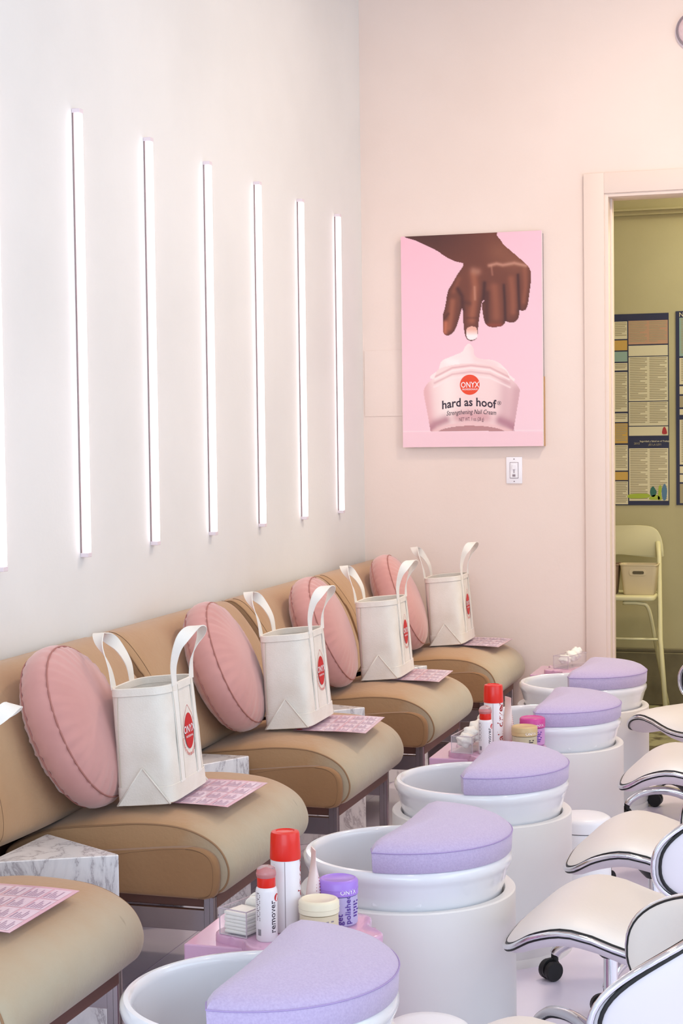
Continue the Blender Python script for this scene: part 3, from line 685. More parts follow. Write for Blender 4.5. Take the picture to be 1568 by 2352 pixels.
    F = [[2 * i, 2 * i + 2, 2 * i + 3, 2 * i + 1] for i in range(len(ol) - 1)]
    part('emblem_outline', pr((V, F), 0.0013), M_RED, t)
    tx = text('beauty from the ground up', 0.0135, 0.02); V = []
    for x, y, _ in tx[0]:
        a = -PI / 2 + x / 0.052; V.append(((0.044 - y) * math.cos(a) , (0.0515 - y) * math.sin(a) - 0.004, 0))
    part('lettering', pr((V, tx[1]), 0.0013), M_RED, t)
    return t
bag = make_bag()
BG = [(0.476, 2.69, 25), (0.446, 3.79, 3), (0.452, 4.83, 1), (0.450, 5.835, 2), (0.458, 6.81, 1)]
blab = ['canvas tote bag mostly outside the left edge, only a handle showing', 'canvas tote bag with red emblem nearest the camera, standing on the first whole chair', 'canvas tote bag with red emblem second from the camera', 'canvas tote bag with red emblem third from the camera', 'canvas tote bag with red emblem farthest away, on the chair by the end wall']
for i, (x, y, rz) in enumerate(BG):
    o = bag if i == 0 else copy_tree(bag)
    o.location = (x, y, max(seat_z(x - CH[i][0], y - SEATY[i]), 0.47) + 0.003); o.rotation_euler = (0, math.radians(-5), math.radians(rz)); o['label'] = blab[i]

# the foreground bag's front handle flops outwards
hd = [c_ for c_ in bag.children if c_.name.split('.')[0] == 'handle'][0]
Rf = Matrix.Rotation(math.radians(22), 3, 'Y'); pv_ = Vector((0.078, 0, BH))
hd.rotation_euler = (0, math.radians(22), 0); hd.location = pv_ - Rf @ pv_

# ------------------------------------------------------------------ menu cards
def make_card():
    t = thing('menu_card', 'x', 'card', group='pink service menu cards')
    w_, l_ = 0.108, 0.142
    def curl(x, y): return 0.0 - 0.35 * max(0, x - 0.01) ** 2
    def sheet(x0, x1, y0, y1, off, nx=8):
        V = []; F = []
        for i in range(nx + 1):
            x = x0 + (x1 - x0) * i / nx
            for y in (y0, y1): V.append((x, y, curl(x, y) + off))
        return V, [[2 * i, 2 * i + 2, 2 * i + 3, 2 * i + 1] for i in range(nx)]
    a = sheet(-w_, w_, -l_, l_, 0.0008); b = sheet(-w_, w_, -l_, l_, 0.0)
    part('sheet', merge(a, b), M_CARD, t)
    bx = []; tx = []
    for cxi in range(4):
        for r_ in range(4):
            x0 = -0.060 + cxi * 0.041; y0 = -0.132 + r_ * 0.067
            bx.append(sheet(x0, x0 + 0.036, y0, y0 + 0.061, 0.0011, 3))
            n = 5 if (cxi + r_) % 2 else 4
            for q in range(n):
                xx = x0 + 0.008 + q * 0.005; tx.append(sheet(xx, xx + 0.0026, y0 + 0.005, y0 + 0.05 - 0.012 * ((q * 7 + r_) % 3), 0.0014, 1))
            tx.append(sheet(x0 + 0.001, x0 + 0.0045, y0 + 0.005, y0 + 0.036, 0.0014, 1))
    part('price_boxes', merge(*bx), M_CARDBOX, t); part('small_print', merge(*tx), M_CARDTXT, t)
    part('heading', sheet(-0.082, -0.074, -0.09, 0.09, 0.0014, 1), M_DRED, t)
    d = disc(0.009, 20, -0.092, -0.125); part('logo', ([(x, y, 0.0014) for x, y, _ in d[0]], d[1]), M_RED, t)
    return t
card = make_card()
MC = [(0.512, 2.815, 0), (0.531, 3.852, 0), (0.567, 4.852, 4), (0.540, 5.88, 3), (0.560, 6.86, -1)]
mlab = ['pink glossy menu card on the foreground chair at the left edge', 'pink glossy menu card in front of the nearest whole tote bag', 'pink glossy menu card in front of the second tote bag', 'pink glossy menu card in front of the third tote bag', 'pink glossy menu card farthest away, on the chair by the end wall']
for i, (x, y, rz) in enumerate(MC):
    o = card if i == 0 else copy_tree(card)
    o.location = (x, y, 0.4815); o.rotation_euler = (0, 0, math.radians(rz)); o['label'] = mlab[i]

# ------------------------------------------------------------------ foot baths: pedestals, tubs, pads
TUBS = [(1.110, 2.600), (1.103, 3.585), (1.100, 4.365), (1.103, 5.370), (1.095, 6.125)]
PEDR = 0.234
m_ped = None
pos_ = ['in the foreground, cut by the bottom edge', 'second from the camera', 'third from the camera', 'fourth from the camera', 'farthest from the camera']
pv = lathe([(0.205, 0.02), (0.209, 0.30), (0.209, 0.352), (0.212, 0.358), (0.2315, 0.360), (PEDR, 0.357), (PEDR, 0.03), (PEDR - 0.003, 0.022), (PEDR, 0.018), (PEDR, 0.0)], 96, False)
pv = merge(pv, lathe([(0, 0.24), (0.208, 0.24)], 96, False))
tv = lathe([(0.0, 0.262), (0.12, 0.262), (0.165, 0.272), (0.188, 0.30), (0.198, 0.36), (0.205, 0.425), (0.2075, 0.436), (0.213, 0.4405), (0.221, 0.4395), (0.2265, 0.433), (0.2275, 0.424), (0.225, 0.416), (0.2225, 0.412), (0.2195, 0.404), (0.2105, 0.372), (0.2055, 0.357), (0.2045, 0.334), (0.202, 0.30), (0.19, 0.258), (0.15, 0.243), (0.0, 0.243)], 96, False)
def pad_mesh():
    R_ = 0.2265; xc = -0.016; ol = []
    a0 = math.acos(xc / R_)
    arc = [(R_ * math.cos(a), R_ * math.sin(a)) for a in np.linspace(-a0, a0, 61)]
    cen = np.array((0.085, 0.0))
    # rounded chord corners
    pts = arc[1:-1]; ol = pts
    def ring(sc, z, inset):
        out = []
        for x, y in ol:
            d = cen - np.array((x, y)); L = np.linalg.norm(d); out.append((x + d[0] / L * inset + 0, y + d[1] / L * inset, z))
        # chord points
        for k in range(1, 14):
            y = ol[-1][1] + (ol[0][1] - ol[-1][1]) * k / 14; x = xc
            d = cen - np.array((x, y)); L = np.linalg.norm(d); out.append((x + d[0] / L * inset, y + d[1] / L * inset, z))
        return out
    rings = [ring(1, 0.0, 0.010), ring(1, 0.0, 0.003), ring(1, 0.004, 0.0), ring(1, 0.040, -0.002), ring(1, 0.044, 0.0), ring(1, 0.049, 0.004), ring(1, 0.056, 0.014), ring(1, 0.062, 0.030)]
    n = len(rings[0])
    for q, z in ((0.30, 0.0685), (0.55, 0.073), (0.8, 0.075), (0.97, 0.0755)):
        rings.append([(p[0] + (cen[0] - p[0]) * q, p[1] * (1 - q), z) for p in rings[7]])
    V, F = loft(rings, True, True)
    seam = [(p[0], p[1], 0.0425) for p in ring(1, 0, -0.0018)]
    return (V, F), seam
(pdv, pdseam) = pad_mesh()
me_ped = None
rots = [0, -3, 2, 1, -2]
for i, (x, y) in enumerate(TUBS):
    if i == 0:
        p0 = part('pedestal', pv, M_PED, None, auto=True); me_ped = p0.data; p = p0
        tb = thing('foot_bath', 'x', 'foot bath', group='round white foot bath bowls'); part('bowl', tv, M_TUB, tb, auto=True)
        g_ = box(0.0, 0.012, -0.052, 0.052, 0.366, 0.378, 0.004); part('grip_recess', ([(0.2095 * math.cos(-PI / 2 + v[1] / 0.21) * (1 + v[0] * 0.6), 0.2095 * math.sin(-PI / 2 + v[1] / 0.21) * (1 + v[0] * 0.6), v[2]) for v in merge(g_)[0]], g_[1]), M_TUB, tb, auto=True)
        pdt = thing('footrest_pad', 'x', 'cushion', group='lilac half-round footrest pads')
        cu = part('cushion', pdv, M_PAD, pdt, auto=True); part('seam', tube(pdseam, 0.0014, 5, True), M_SEAM, pdt, smooth=True)
    else:
        p = put('pedestal', me_ped); tb = copy_tree(tb); pdt = copy_tree(pdt)
    p.location = (x, y, 0); p['label'] = 'white cylindrical pedestal ' + pos_[i]; p['category'] = 'pedestal'; p['group'] = 'white cylindrical pedestals'
    tb.location = (x, y, 0); tb['label'] = 'glossy white foot bath bowl ' + pos_[i]; tb.rotation_euler = (0, 0, math.radians([14, 8, 6, 40, 30][i]))
    pdt.location = (x, y, 0.4405); pdt.rotation_euler = (0, 0, math.radians(rots[i])); pdt['label'] = 'lilac half-round footrest pad ' + pos_[i]

# ------------------------------------------------------------------ pink stands
def stand(x, y, label):
    t = thing('pink_stand', label, 'stand', (x, y, 0), group='pink scalloped product stands')
    ol = [((0.150 + 0.014 * math.cos(7 * a)) * math.cos(a) * 1.0 + 0.035, (0.150 + 0.014 * math.cos(7 * a)) * math.sin(a) * 0.92) for a in np.linspace(0, 2 * PI, 113)[:-1]]
    part('scalloped_top', prism(ol, 0.372, 0.400, 0.006, 3), M_PINK, t, auto=True)
    ol2 = [(px * 0.965, py * 0.965) for px, py in ol]; part('scalloped_column', prism(ol2, 0.0, 0.373), M_PINK, t, auto=True)
    part('side_box', box(-0.165, -0.02, -0.10, 0.16, 0.0, 0.383, 0.003), M_PINK, t)
    return t
ST = [(0.985, 3.085), (0.995, 4.985), (0.97, 6.745)]
stand(*ST[0], 'glossy pink scalloped stand beside the foreground foot bath')
stand(*ST[1], 'glossy pink scalloped stand between the third and fourth foot baths')
stand(*ST[2], 'glossy pink scalloped stand behind the farthest foot bath')
ZS = 0.4002

# ------------------------------------------------------------------ products
def facing(x, y):  # angle towards the camera
    return math.atan2(0 - y, 2.0437 - x)
def can(x, y, label, turn=0.0):
    t = thing('spray_can', label, 'can', (x, y, ZS), group='red-capped spray cans'); a = facing(x, y)
    bd = part('body', lathe([(0, 0.0), (0.026, 0), (0.0285, 0.003), (0.0285, 0.143), (0.026, 0.148), (0, 0.148)], 40, False), M_BODYWHITE, t, auto=True)
    part('cap', lathe([(0.0292, 0.139), (0.0296, 0.142), (0.0278, 0.186), (0.0262, 0.1905), (0.018, 0.1925), (0.0165, 0.1905), (0, 0.1905)], 40, False), M_REDCAP, t, auto=True)
    part('seam_line', tube([(0.0287 * math.cos(a - 0.05 + turn * .0), 0.0287 * math.sin(a - 0.05), z) for z in (0.003, 0.138)], 0.0006, 5), M_GREYL, bd)
    part('lettering', wrap(text('nail dryer', 0.034, 0.025), 0.0288, a + 0.85 + turn, 0.076, True), M_DRED, bd)
    d = disc(0.008, 20); part('logo', wrap(d, 0.0288, a + 1.05 + turn, 0.125), M_DRED, bd)
    part('small_print', merge(*[wrap(rect(-0.011, 0.009 - 0.003 * (k % 3), 0.132 - k * 0.004 - 0.0012, 0.132 - k * 0.004), 0.0288, a - 1.15, 0) for k in range(6)]), M_DRED, bd)
def remover(x, y, label):
    t = thing('remover_bottle', label, 'bottle', (x, y, ZS), group='small red-necked remover bottles'); a = facing(x, y)
    bd = part('body', lathe([(0, 0), (0.0185, 0), (0.0205, 0.003), (0.0205, 0.093), (0.019, 0.099), (0.0155, 0.102), (0, 0.102)], 36, False), M_BODYWHITE, t, auto=True)
    part('neck', lathe([(0.0165, 0.1), (0.0175, 0.102), (0.0172, 0.123), (0.0165, 0.125), (0, 0.125)], 36, False), M_REDCAP, t, auto=True)
    part('clear_cap', lathe([(0.0175, 0.119), (0.0187, 0.121), (0.0192, 0.127), (0.0165, 0.136), (0.008, 0.1405), (0, 0.141)], 36, False), mat('clear pink plastic', (240, 216, 218), 0.08, trans=0.75, ior=1.3) if 'clear pink plastic' not in bpy.data.materials else bpy.data.materials['clear pink plastic'], t, smooth=True)
    part('lettering', wrap(text('remover', 0.0175, 0.03), 0.0208, a + 0.62, 0.047, True), M_DARKP, bd)
    d = disc(0.0075, 20); part('logo', wrap(d, 0.0208, a + 1.15, 0.082), M_RED, bd)
    part('small_print', merge(*[wrap(rect(-0.0045, 0.0045 - 0.002 * (k % 3 == 0), 0.090 - k * 0.0036, 0.0922 - k * 0.0036), 0.0208, a - 0.85, 0) for k in range(15)]), M_GREYL, bd)
    part('barcode', merge(*[wrap(rect(-0.004 + k * 0.0013, -0.0034 + k * 0.0013, 0.012, 0.024), 0.0208, a - 0.72, 0) for k in range(6)]), M_DARKP, bd)
def squeeze_tube(x, y, rz, label):
    t = thing('squeeze_tube', label, 'tube', (x, y, ZS), rz, group='upright squeeze tubes')
    part('cap', lathe([(0, 0), (0.0165, 0), (0.017, 0.002), (0.016, 0.018), (0, 0.018)], 28, False), M_REDCAP, t, auto=True)
    rings = []
    for z, a_, b_ in [(0.018, 0.016, 0.016), (0.022, 0.0185, 0.0185), (0.05, 0.0185, 0.017), (0.08, 0.019, 0.0125), (0.105, 0.020, 0.007), (0.125, 0.021, 0.002), (0.140, 0.0215, 0.0012), (0.148, 0.0215, 0.0012)]:
        rings.append([(b_ * math.cos(2 * PI * i / 28), a_ * math.sin(2 * PI * i / 28), z) for i in range(28)])
    part('body', loft(rings), M_TUBEWHITE, t, auto=True)
    lines = []
    for k in range(9):
        z = 0.045 + k * 0.006; w_ = 0.010 - 0.001 * (k % 3); bb = np.interp(z, [0.022, 0.05, 0.08, 0.105], [0.0185, 0.017, 0.0125, 0.007]) + 0.0006
        for s in (-1, 1):
            lines.append(([(bb * math.cos(s * 1.1 + da) * 1.03, 0.0192 * math.sin(s * 1.1 + da), zz) for da, zz in ((-0.4, z), (0.3, z), (0.3, z + 0.002), (-0.4, z + 0.002))], [[0, 1, 2, 3]]))
    part('print', merge(*lines), M_DRED, t)
def jar(x, y, label, mb, ml, body_h, lid_h, r=0.0375, brand=True, side=None, z_txt=None, smallm=None):
    t = thing('cosmetic_jar', label, 'jar', (x, y, ZS)); a = facing(x, y); H = body_h
    bd = part('body', lathe([(0, 0), (r - 0.004, 0), (r - 0.0005, 0.004), (r - 0.0005, H), (r - 0.004, H + 0.001), (0, H + 0.001)], 44, False), mb, t, auto=True)
    ld = part('lid', lathe([(r - 0.003, H + 0.0015), (r + 0.001, H + 0.002), (r + 0.001, H + lid_h - 0.004), (r - 0.002, H + lid_h), (r - 0.005, H + lid_h + 0.001), (r - 0.007, H + lid_h - 0.0005), (0, H + lid_h - 0.0005)], 44, False), ml, t, auto=True)
    part('lid_ring', lathe([(r + 0.0012, H + lid_h * 0.42), (r + 0.0018, H + lid_h * 0.45), (r + 0.0012, H + lid_h * 0.5)], 44, False), ml, ld, smooth=True)
    if brand: part('lettering', wrap(text('ONYX', 0.0125, 0.02), r + 0.0014, a + 0.55, H + lid_h * 0.33), M_WPRINT, ld)
    if side:
        part('lettering', merge(wrap(([(q[0], q[1] + 0.0085, 0) for q in text(side[0], 0.017, 0.03, 'LEFT')[0]], text(side[0], 0.017, 0.03, 'LEFT')[1]), r + 0.0004, a + 0.30, 0.006, True), wrap(([(q[0], q[1] - 0.0085, 0) for q in text(side[1], 0.017, 0.03, 'LEFT')[0]], text(side[1], 0.017, 0.03, 'LEFT')[1]), r + 0.0004, a + 0.30, 0.006, True)), M_VIOLETPRINT, bd)
    part('small_print', merge(*[wrap(rect(-0.009, 0.008 - 0.003 * (k % 3), H - 0.012 - k * 0.0055, H - 0.009 - k * 0.0055), r + 0.0003, a + (1.12 if side else 0.6), 0) for k in range(6)]), smallm or M_GREYL, bd)
def cotton_box(x, y, rz, label, kind):
    t = thing('acrylic_box', label, 'box', (x, y, ZS), rz, group='clear acrylic boxes')
    w_, l_, h_ = 0.032, 0.080, 0.050; th = 0.0025
    part('box_wall', merge(box(-w_, w_, -l_, -l_ + th, 0, h_), box(-w_, w_, l_ - th, l_, 0, h_), box(-w_, -w_ + th, -l_ + th, l_ - th, 0, h_), box(w_ - th, w_, -l_ + th, l_ - th, 0, h_), box(-w_ + th, w_ - th, -l_ + th, l_ - th, 0, th), box(-w_ - 0.003, -w_, -l_, l_, h_ - 0.003, h_), box(w_, w_ + 0.003, -l_, l_, h_ - 0.003, h_)), M_CLEAR, t)
    part('rim_edge', merge(tube([(-w_, -l_, h_), (w_, -l_, h_)], 0.0012, 5), tube([(w_, -l_, h_), (w_, l_, h_)], 0.0012, 5), tube([(-w_, -l_, h_), (-w_, l_, h_)], 0.0012, 5), tube([(-w_, -l_, 0.001), (w_, -l_, 0.001)], 0.0012, 5), tube([(w_, -l_, 0), (w_, -l_, h_)], 0.0011, 5), tube([(-w_, -l_, 0), (-w_, -l_, h_)], 0.0011, 5), tube([(-w_, l_, h_), (w_, l_, h_)], 0.0011, 5)), mat('acrylic edge', (198, 180, 190), 0.15) if 'acrylic edge' not in bpy.data.materials else bpy.data.materials['acrylic edge'], t)
    R3 = Matrix.Rotation(rz, 4, 'Z')
    return t, lambda p: tuple(Vector((x, y, ZS)) + (R3 @ Vector(p)))
def lump(seed, sx, sy, sz, n=3):
    b = bmesh.new(); bmesh.ops.create_icosphere(b, subdivisions=3, radius=1.0); r = random.Random(seed); ph = [r.uniform(0, 6) for _ in range(9)]
    for v in b.verts:
        p = v.co; k = 1 + 0.16 * math.sin(4 * p.x + ph[0]) * math.sin(5 * p.y + ph[1]) + 0.13 * math.sin(7 * p.z + ph[2] + 3 * p.x) + 0.08 * math.sin(11 * p.y + ph[3] + 5 * p.z) + 0.05 * math.sin(17 * p.x + ph[4])
        v.co = Vector((p.x * sx * k, p.y * sy * k, p.z * sz * k)) * 0.72
    b.verts.index_update(); vf = ([tuple(v.co) for v in b.verts], [[v.index for v in f.verts] for f in b.faces]); b.free(); return vf
def single(name, vf, m, loc, label, cat, rot=(0, 0, 0), group=None, **kw):
    o = part(name, vf, m, None, **kw); o.location = loc; o.rotation_euler = rot; o['label'] = label; o['category'] = cat
    if group: o['group'] = group
    return o
# foreground cluster
x0, y0 = ST[0]
t, P = cotton_box(0.940, 3.075, math.radians(-18), 'clear acrylic box of square and round cotton pads in the foreground', 'pads')
rzb = math.radians(-18)
for k in range(6):
    single('cotton_pad', box(-0.027, 0.027, -0.027, 0.027, 0, 0.0066, 0.0022), M_COTTON, P((0.0006 * (-1) ** k, -0.047 + 0.001 * (k % 2), 0.0028 + k * 0.0068)), ('topmost square cotton pad of the foreground stack inside the acrylic box' if k == 5 else 'lowest square cotton pad of the foreground stack inside the acrylic box' if k == 0 else 'square cotton pad in the middle of the foreground stack inside the acrylic box'), 'cotton pad', (0, 0, rzb + 0.03 * (-1) ** k), 'square cotton pads', auto=True)
for k in range(7):
    yy = -0.010 + k * 0.0122
    o = single('cotton_round', lathe([(0, 0), (0.0255, 0), (0.0275, 0.002), (0.0275, 0.007), (0.0255, 0.009), (0, 0.009)], 28, False), M_COTTON, P((0.0, yy, 0.0335 + (0.004 if k else -0.001))), ('round cotton pad standing at the near end of the foreground row of pads' if k == 0 else 'round cotton pad standing at the far end of the foreground row of pads' if k == 6 else 'round cotton pad in the middle of the foreground row of pads'), 'cotton pad', (math.radians(-76 + 3 * (k % 2)), 0, rzb), 'round cotton pads', auto=True)
remover(0.984, 2.996, 'small white remover bottle with red neck in the foreground')
can(1.000, 3.062, 'tall white spray can with red cap in the foreground', turn=0.55)
squeeze_tube(1.040, 3.112, math.radians(30), 'white squeeze tube beside the foreground spray can')
jar(1.072, 3.042, 'cream lidded jar in the foreground', M_CREAMJAR, M_CREAMLID, 0.045, 0.026, brand=False)
jar(1.083, 3.132, 'purple jar reading get polished in the foreground', M_PURPLEBODY, M_PURPLELID, 0.058, 0.03, side=('get', 'polished'), smallm=M_VIOLETPRINT)
# middle cluster
t, P = cotton_box(0.938, 4.965, math.radians(-6), 'clear acrylic box of crumpled cotton in the middle of the row', 'wad')
single('cotton_wad', lump(3, 0.034, 0.036, 0.026), M_COTTON, P((0, -0.042, 0.033)), 'crumpled white cotton in the near end of the middle acrylic box', 'cotton', (0, 0, 0.4), 'crumpled cotton', smooth=True)
single('cotton_wad', lump(5, 0.032, 0.036, 0.032), M_COTTON, P((0, 0.012, 0.042)), 'crumpled white cotton in the middle of the middle acrylic box', 'cotton', (0.2, 0, 1.4), 'crumpled cotton', smooth=True)
single('cotton_wad', lump(8, 0.031, 0.030, 0.038), M_COTTON, P((0, 0.052, 0.050)), 'crumpled white cotton at the far end of the middle acrylic box', 'cotton', (0.1, 0.3, 0.2), 'crumpled cotton', smooth=True)
remover(0.998, 4.900, 'small white remover bottle with red neck in the middle of the row')
can(1.005, 4.985, 'tall white spray can with red cap reading dryer in the middle of the row')
squeeze_tube(1.040, 5.03, math.radians(38), 'white squeeze tube beside the middle spray can')
jar(1.100, 4.972, 'tan lidded jar in the middle of the row', M_TANJAR, M_TANLID, 0.045, 0.028, smallm=M_DARKP)
jar(1.105, 5.075, 'magenta lidded jar in the middle of the row', M_MAGBODY, M_MAGLID, 0.052, 0.03, smallm=M_VIOLETPRINT)
# far box
t, P = cotton_box(0.943, 6.785, math.radians(-18), 'clear acrylic box of cotton by the end wall', 'wad')
single('cotton_wad', lump(13, 0.036, 0.034, 0.026), M_COTTON, P((0, -0.045, 0.033)), 'white cotton in the near end of the farthest acrylic box', 'cotton', (0, 0, 0.9), 'crumpled cotton', smooth=True)
single('cotton_wad', lump(15, 0.034, 0.034, 0.032), M_COTTON, P((0, 0.008, 0.040)), 'white cotton in the middle of the farthest acrylic box', 'cotton', (0.2, 0, 0.3), 'crumpled cotton', smooth=True)
single('cotton_wad', lump(18, 0.033, 0.030, 0.034), M_COTTON, P((0, 0.052, 0.045)), 'white cotton at the far end of the farthest acrylic box', 'cotton', (0.1, 0.3, 1.2), 'crumpled cotton', smooth=True)

# ------------------------------------------------------------------ pedal bins
def bin_(x, y, label, r=0.078, rz=0.0):
    t = thing('pedal_bin', label, 'bin', (x, y, 0), rz, group='white pedal bins')
    part('body', lathe([(0, 0.004), (r - 0.006, 0.004), (r - 0.001, 0.008), (r - 0.001, 0.236), (r - 0.003, 0.24), (0, 0.24)], 44, False), M_BIN, t, auto=True)
    part('base_ring', lathe([(r - 0.004, 0.0), (r + 0.001, 0.0), (r + 0.001, 0.016), (r - 0.002, 0.018)], 44, False), M_BLACK, t, auto=True)
    part('lid', lathe([(r - 0.002, 0.242), (r + 0.001, 0.244), (r + 0.001, 0.268), (r - 0.003, 0.276), (r - 0.012, 0.281), (r * 0.5, 0.2845), (0, 0.2855)], 44, False), M_BIN, t, auto=True)
    part('hinge', box(-r - 0.012, -r + 0.006, -0.02, 0.02, 0.225, 0.262, 0.003), M_BIN, t)
    part('pedal', box(r - 0.004, r + 0.03, -0.02, 0.02, 0.008, 0.014, 0.002), M_BLACK, t)
bin_(1.315, 4.69, 'small white pedal bin beside the third foot bath pedestal', rz=0.15)
bin_(1.302, 2.955, 'small white pedal bin lid at the bottom edge of the picture', rz=0.15)

# ------------------------------------------------------------------ stools
def make_stool():
    t = thing('stool', 'x', 'stool', group='white saddle stools with chrome trim')
    Zs = 0.345
    xs = [-0.205, -0.17, -0.12, -0.06, 0.0, 0.06, 0.12, 0.17, 0.205]; zs = [-0.045, -0.024, 0.010, 0.028, 0.020, 0.0, -0.010, -0.006, 0.006]
    def S(x): return float(np.interp(x, *zip(*[(a, b) for a, b in cr(list(zip(xs, zs)), 6)])))
    def outline(a, k=1.0):
        n = 3.0; c, s = math.cos(a), math.sin(a); return (0.205 * k * math.copysign(abs(c) ** (2 / n), c), 0.212 * k * math.copysign(abs(s) ** (2 / n), s) * (1 - 0.10 * (c < 0) * c * c))
    N = 72; an = [2 * PI * i / N for i in range(N)]
    def surf(f):
        V = []; F = []; ks = [1.0, 0.975, 0.93, 0.86, 0.75, 0.6, 0.45, 0.3, 0.15]
        for k in ks:
            for a in an: x, y = outline(a, k); V.append((x, y, Zs + S(x) + f(k)))
        F = [[q * N + i, q * N + (i + 1) % N, (q + 1) * N + (i + 1) % N, (q + 1) * N + i] for q in range(len(ks) - 1) for i in range(N)]
        V.append((0, 0, Zs + S(0) + f(0))); c = len(V) - 1; F += [[(len(ks) - 1) * N + i, (len(ks) - 1) * N + (i + 1) % N, c] for i in range(N)]
        return V, F
    seat = part('seat', surf(lambda k: 0.004 + 0.020 * (1 - k ** 5) ** 0.6), M_STOOL, t, smooth=True)
    part('seat_shell', surf(lambda k: -0.004 - 0.050 * (1 - k ** 4) ** 0.7), M_STOOLU, t, smooth=True)
    rim = [(*outline(a, 1.0), Zs + S(outline(a)[0])) for a in an]
    part('trim', tube([(p[0] * 1.012, p[1] * 1.012, p[2] - 0.001) for p in rim], 0.0055, 8, True), M_CHROME, seat, smooth=True, label='chrome trim around the seat edge')
    part('piping', tube([(p[0] * 1.006, p[1] * 1.006, p[2] - 0.0078) for p in rim], 0.0026, 6, True), M_BLACK, seat, smooth=True)
    part('piping', tube([(p[0] * 0.990, p[1] * 0.990, p[2] + 0.0055) for p in rim], 0.0026, 6, True), M_BLACK, seat, smooth=True)
    # wrapped backrest
    Rb = 0.212; tm = 1.25; hb = 0.105; zc = 0.515; N2 = 64
    def bpos(k, a, off):
        c, s = math.cos(a), math.sin(a); n = 2.4
        u = k * math.copysign(abs(c) ** (2 / n), c); w_ = k * math.copysign(abs(s) ** (2 / n), s)
        th = u * tm; r = Rb + off + 0.012 * w_
        return (r * math.cos(th) + 0.052, r * math.sin(th), zc + w_ * hb + 0.02 * (1 - abs(u)))
    def bsurf(f):
        V = []; F = []; ks = [1.0, 0.97, 0.9, 0.8, 0.65, 0.5, 0.35, 0.2]
        for k in ks: V += [bpos(k, 2 * PI * i / N2, f(k)) for i in range(N2)]
        F = [[q * N2 + i, q * N2 + (i + 1) % N2, (q + 1) * N2 + (i + 1) % N2, (q + 1) * N2 + i] for q in range(len(ks) - 1) for i in range(N2)]
        V.append(bpos(0, 0, f(0))); c = len(V) - 1; F += [[(len(ks) - 1) * N2 + i, (len(ks) - 1) * N2 + (i + 1) % N2, c] for i in range(N2)]
        return V, F
    bk = part('backrest', bsurf(lambda k: -0.004 - 0.022 * (1 - k ** 4) ** 0.6), M_STOOL, t, smooth=True)
    part('backrest_shell', bsurf(lambda k: 0.004 + 0.014 * (1 - k ** 4) ** 0.6), M_STOOLU, t, smooth=True)
    rb = [bpos(1.0, 2 * PI * i / N2, 0) for i in range(N2)]
    part('trim', tube([bpos(1.01, 2 * PI * i / N2, 0.006) for i in range(N2)], 0.0055, 8, True), M_CHROME, bk, smooth=True, label='chrome trim around the backrest edge')
    part('piping', tube([bpos(0.965, 2 * PI * i / N2, 0.0095) for i in range(N2)], 0.0036, 6, True), M_BLACK, bk, smooth=True)
    part('piping', tube([bpos(0.995, 2 * PI * i / N2, -0.004) for i in range(N2)], 0.0030, 6, True), M_BLACK, bk, smooth=True)
    part('back_bar', tube(cr([(0.10, 0, Zs - 0.055), (0.22, 0, Zs - 0.06), (0.29, 0, Zs - 0.02), (0.294, 0, 0.45), (0.288, 0, 0.52)], 6), 0.012, 8), M_BLACK, t, smooth=True)
    # column and base
    part('seat_plate', lathe([(0, Zs - 0.048), (0.045, Zs - 0.048), (0.03, Zs - 0.065), (0.02, Zs - 0.075), (0, Zs - 0.075)], 28, False), M_BLACK, t, auto=True)
    part('column', lathe([(0.0145, Zs - 0.07), (0.0145, 0.17)], 28, False), M_CHROME, t, smooth=True)
    part('collar', lathe([(0.0, 0.182), (0.024, 0.182), (0.026, 0.178), (0.026, 0.168), (0.0225, 0.165)], 28, False), M_BLACK, t, auto=True)
    part('column_sleeve', lathe([(0.0215, 0.167), (0.0215, 0.06), (0.032, 0.055), (0.032, 0.04), (0, 0.04)], 28, False), M_CHROME, t, auto=True)
    for k in range(5):
        a = 2 * PI * k / 5 + 0.216; ca, sa = math.cos(a), math.sin(a)
        path = [(r * ca, r * sa, z) for r, z in cr([(0.02, 0.075), (0.07, 0.098), (0.13, 0.108), (0.19, 0.100), (0.23, 0.078), (0.243, 0.062)], 5)]
        lg = part('leg', tube(path, list(np.linspace(0.0165, 0.0125, len(path)))), M_CHROME, t, smooth=True)
        cs = Matrix.Translation((0.243 * ca, 0.243 * sa, 0.0)) @ Matrix.Rotation(a + 0.8 * (k % 3 - 1), 4, 'Z')
        wl = [xform(shift(xform(lathe([(0, -0.008), (0.022, -0.008), (0.0245, -0.005), (0.0245, 0.005), (0.022, 0.008), (0, 0.008)], 22, False), Matrix.Rotation(PI / 2, 4, 'X')), (0.012, s * 0.0125, 0.0247)), cs) for s in (-1, 1)]
        hd = xform(shift(xform(lathe([(0, -0.004), (0.0255, -0.004), (0.0255, 0.004), (0, 0.004)], 22, False), Matrix.Rotation(PI / 2, 4, 'X')), (0.012, 0, 0.029)), cs)
        cst = part('caster', merge(*wl, hd, xform(lathe([(0.0, 0.045), (0.009, 0.045), (0.009, 0.066), (0, 0.066)], 12, False), cs)), M_BLACK, lg, auto=True)
    return t
stl = make_stool()
SL = [(1.570, 2.545, 0), (1.560, 3.470, -2), (1.575, 4.115, 2), (1.575, 5.080, 3), (1.515, 5.93, -38)]
slab = ['white saddle stool in the bottom right corner with its backrest in view', 'white saddle stool with chrome trim nearest whole seat, touching the second foot bath pedestal', 'white saddle stool with chrome trim second whole seat from the camera, beside the white bin', 'white saddle stool third whole seat from the camera at the right edge', 'white saddle stool farthest away, turned sideways near the doorway']
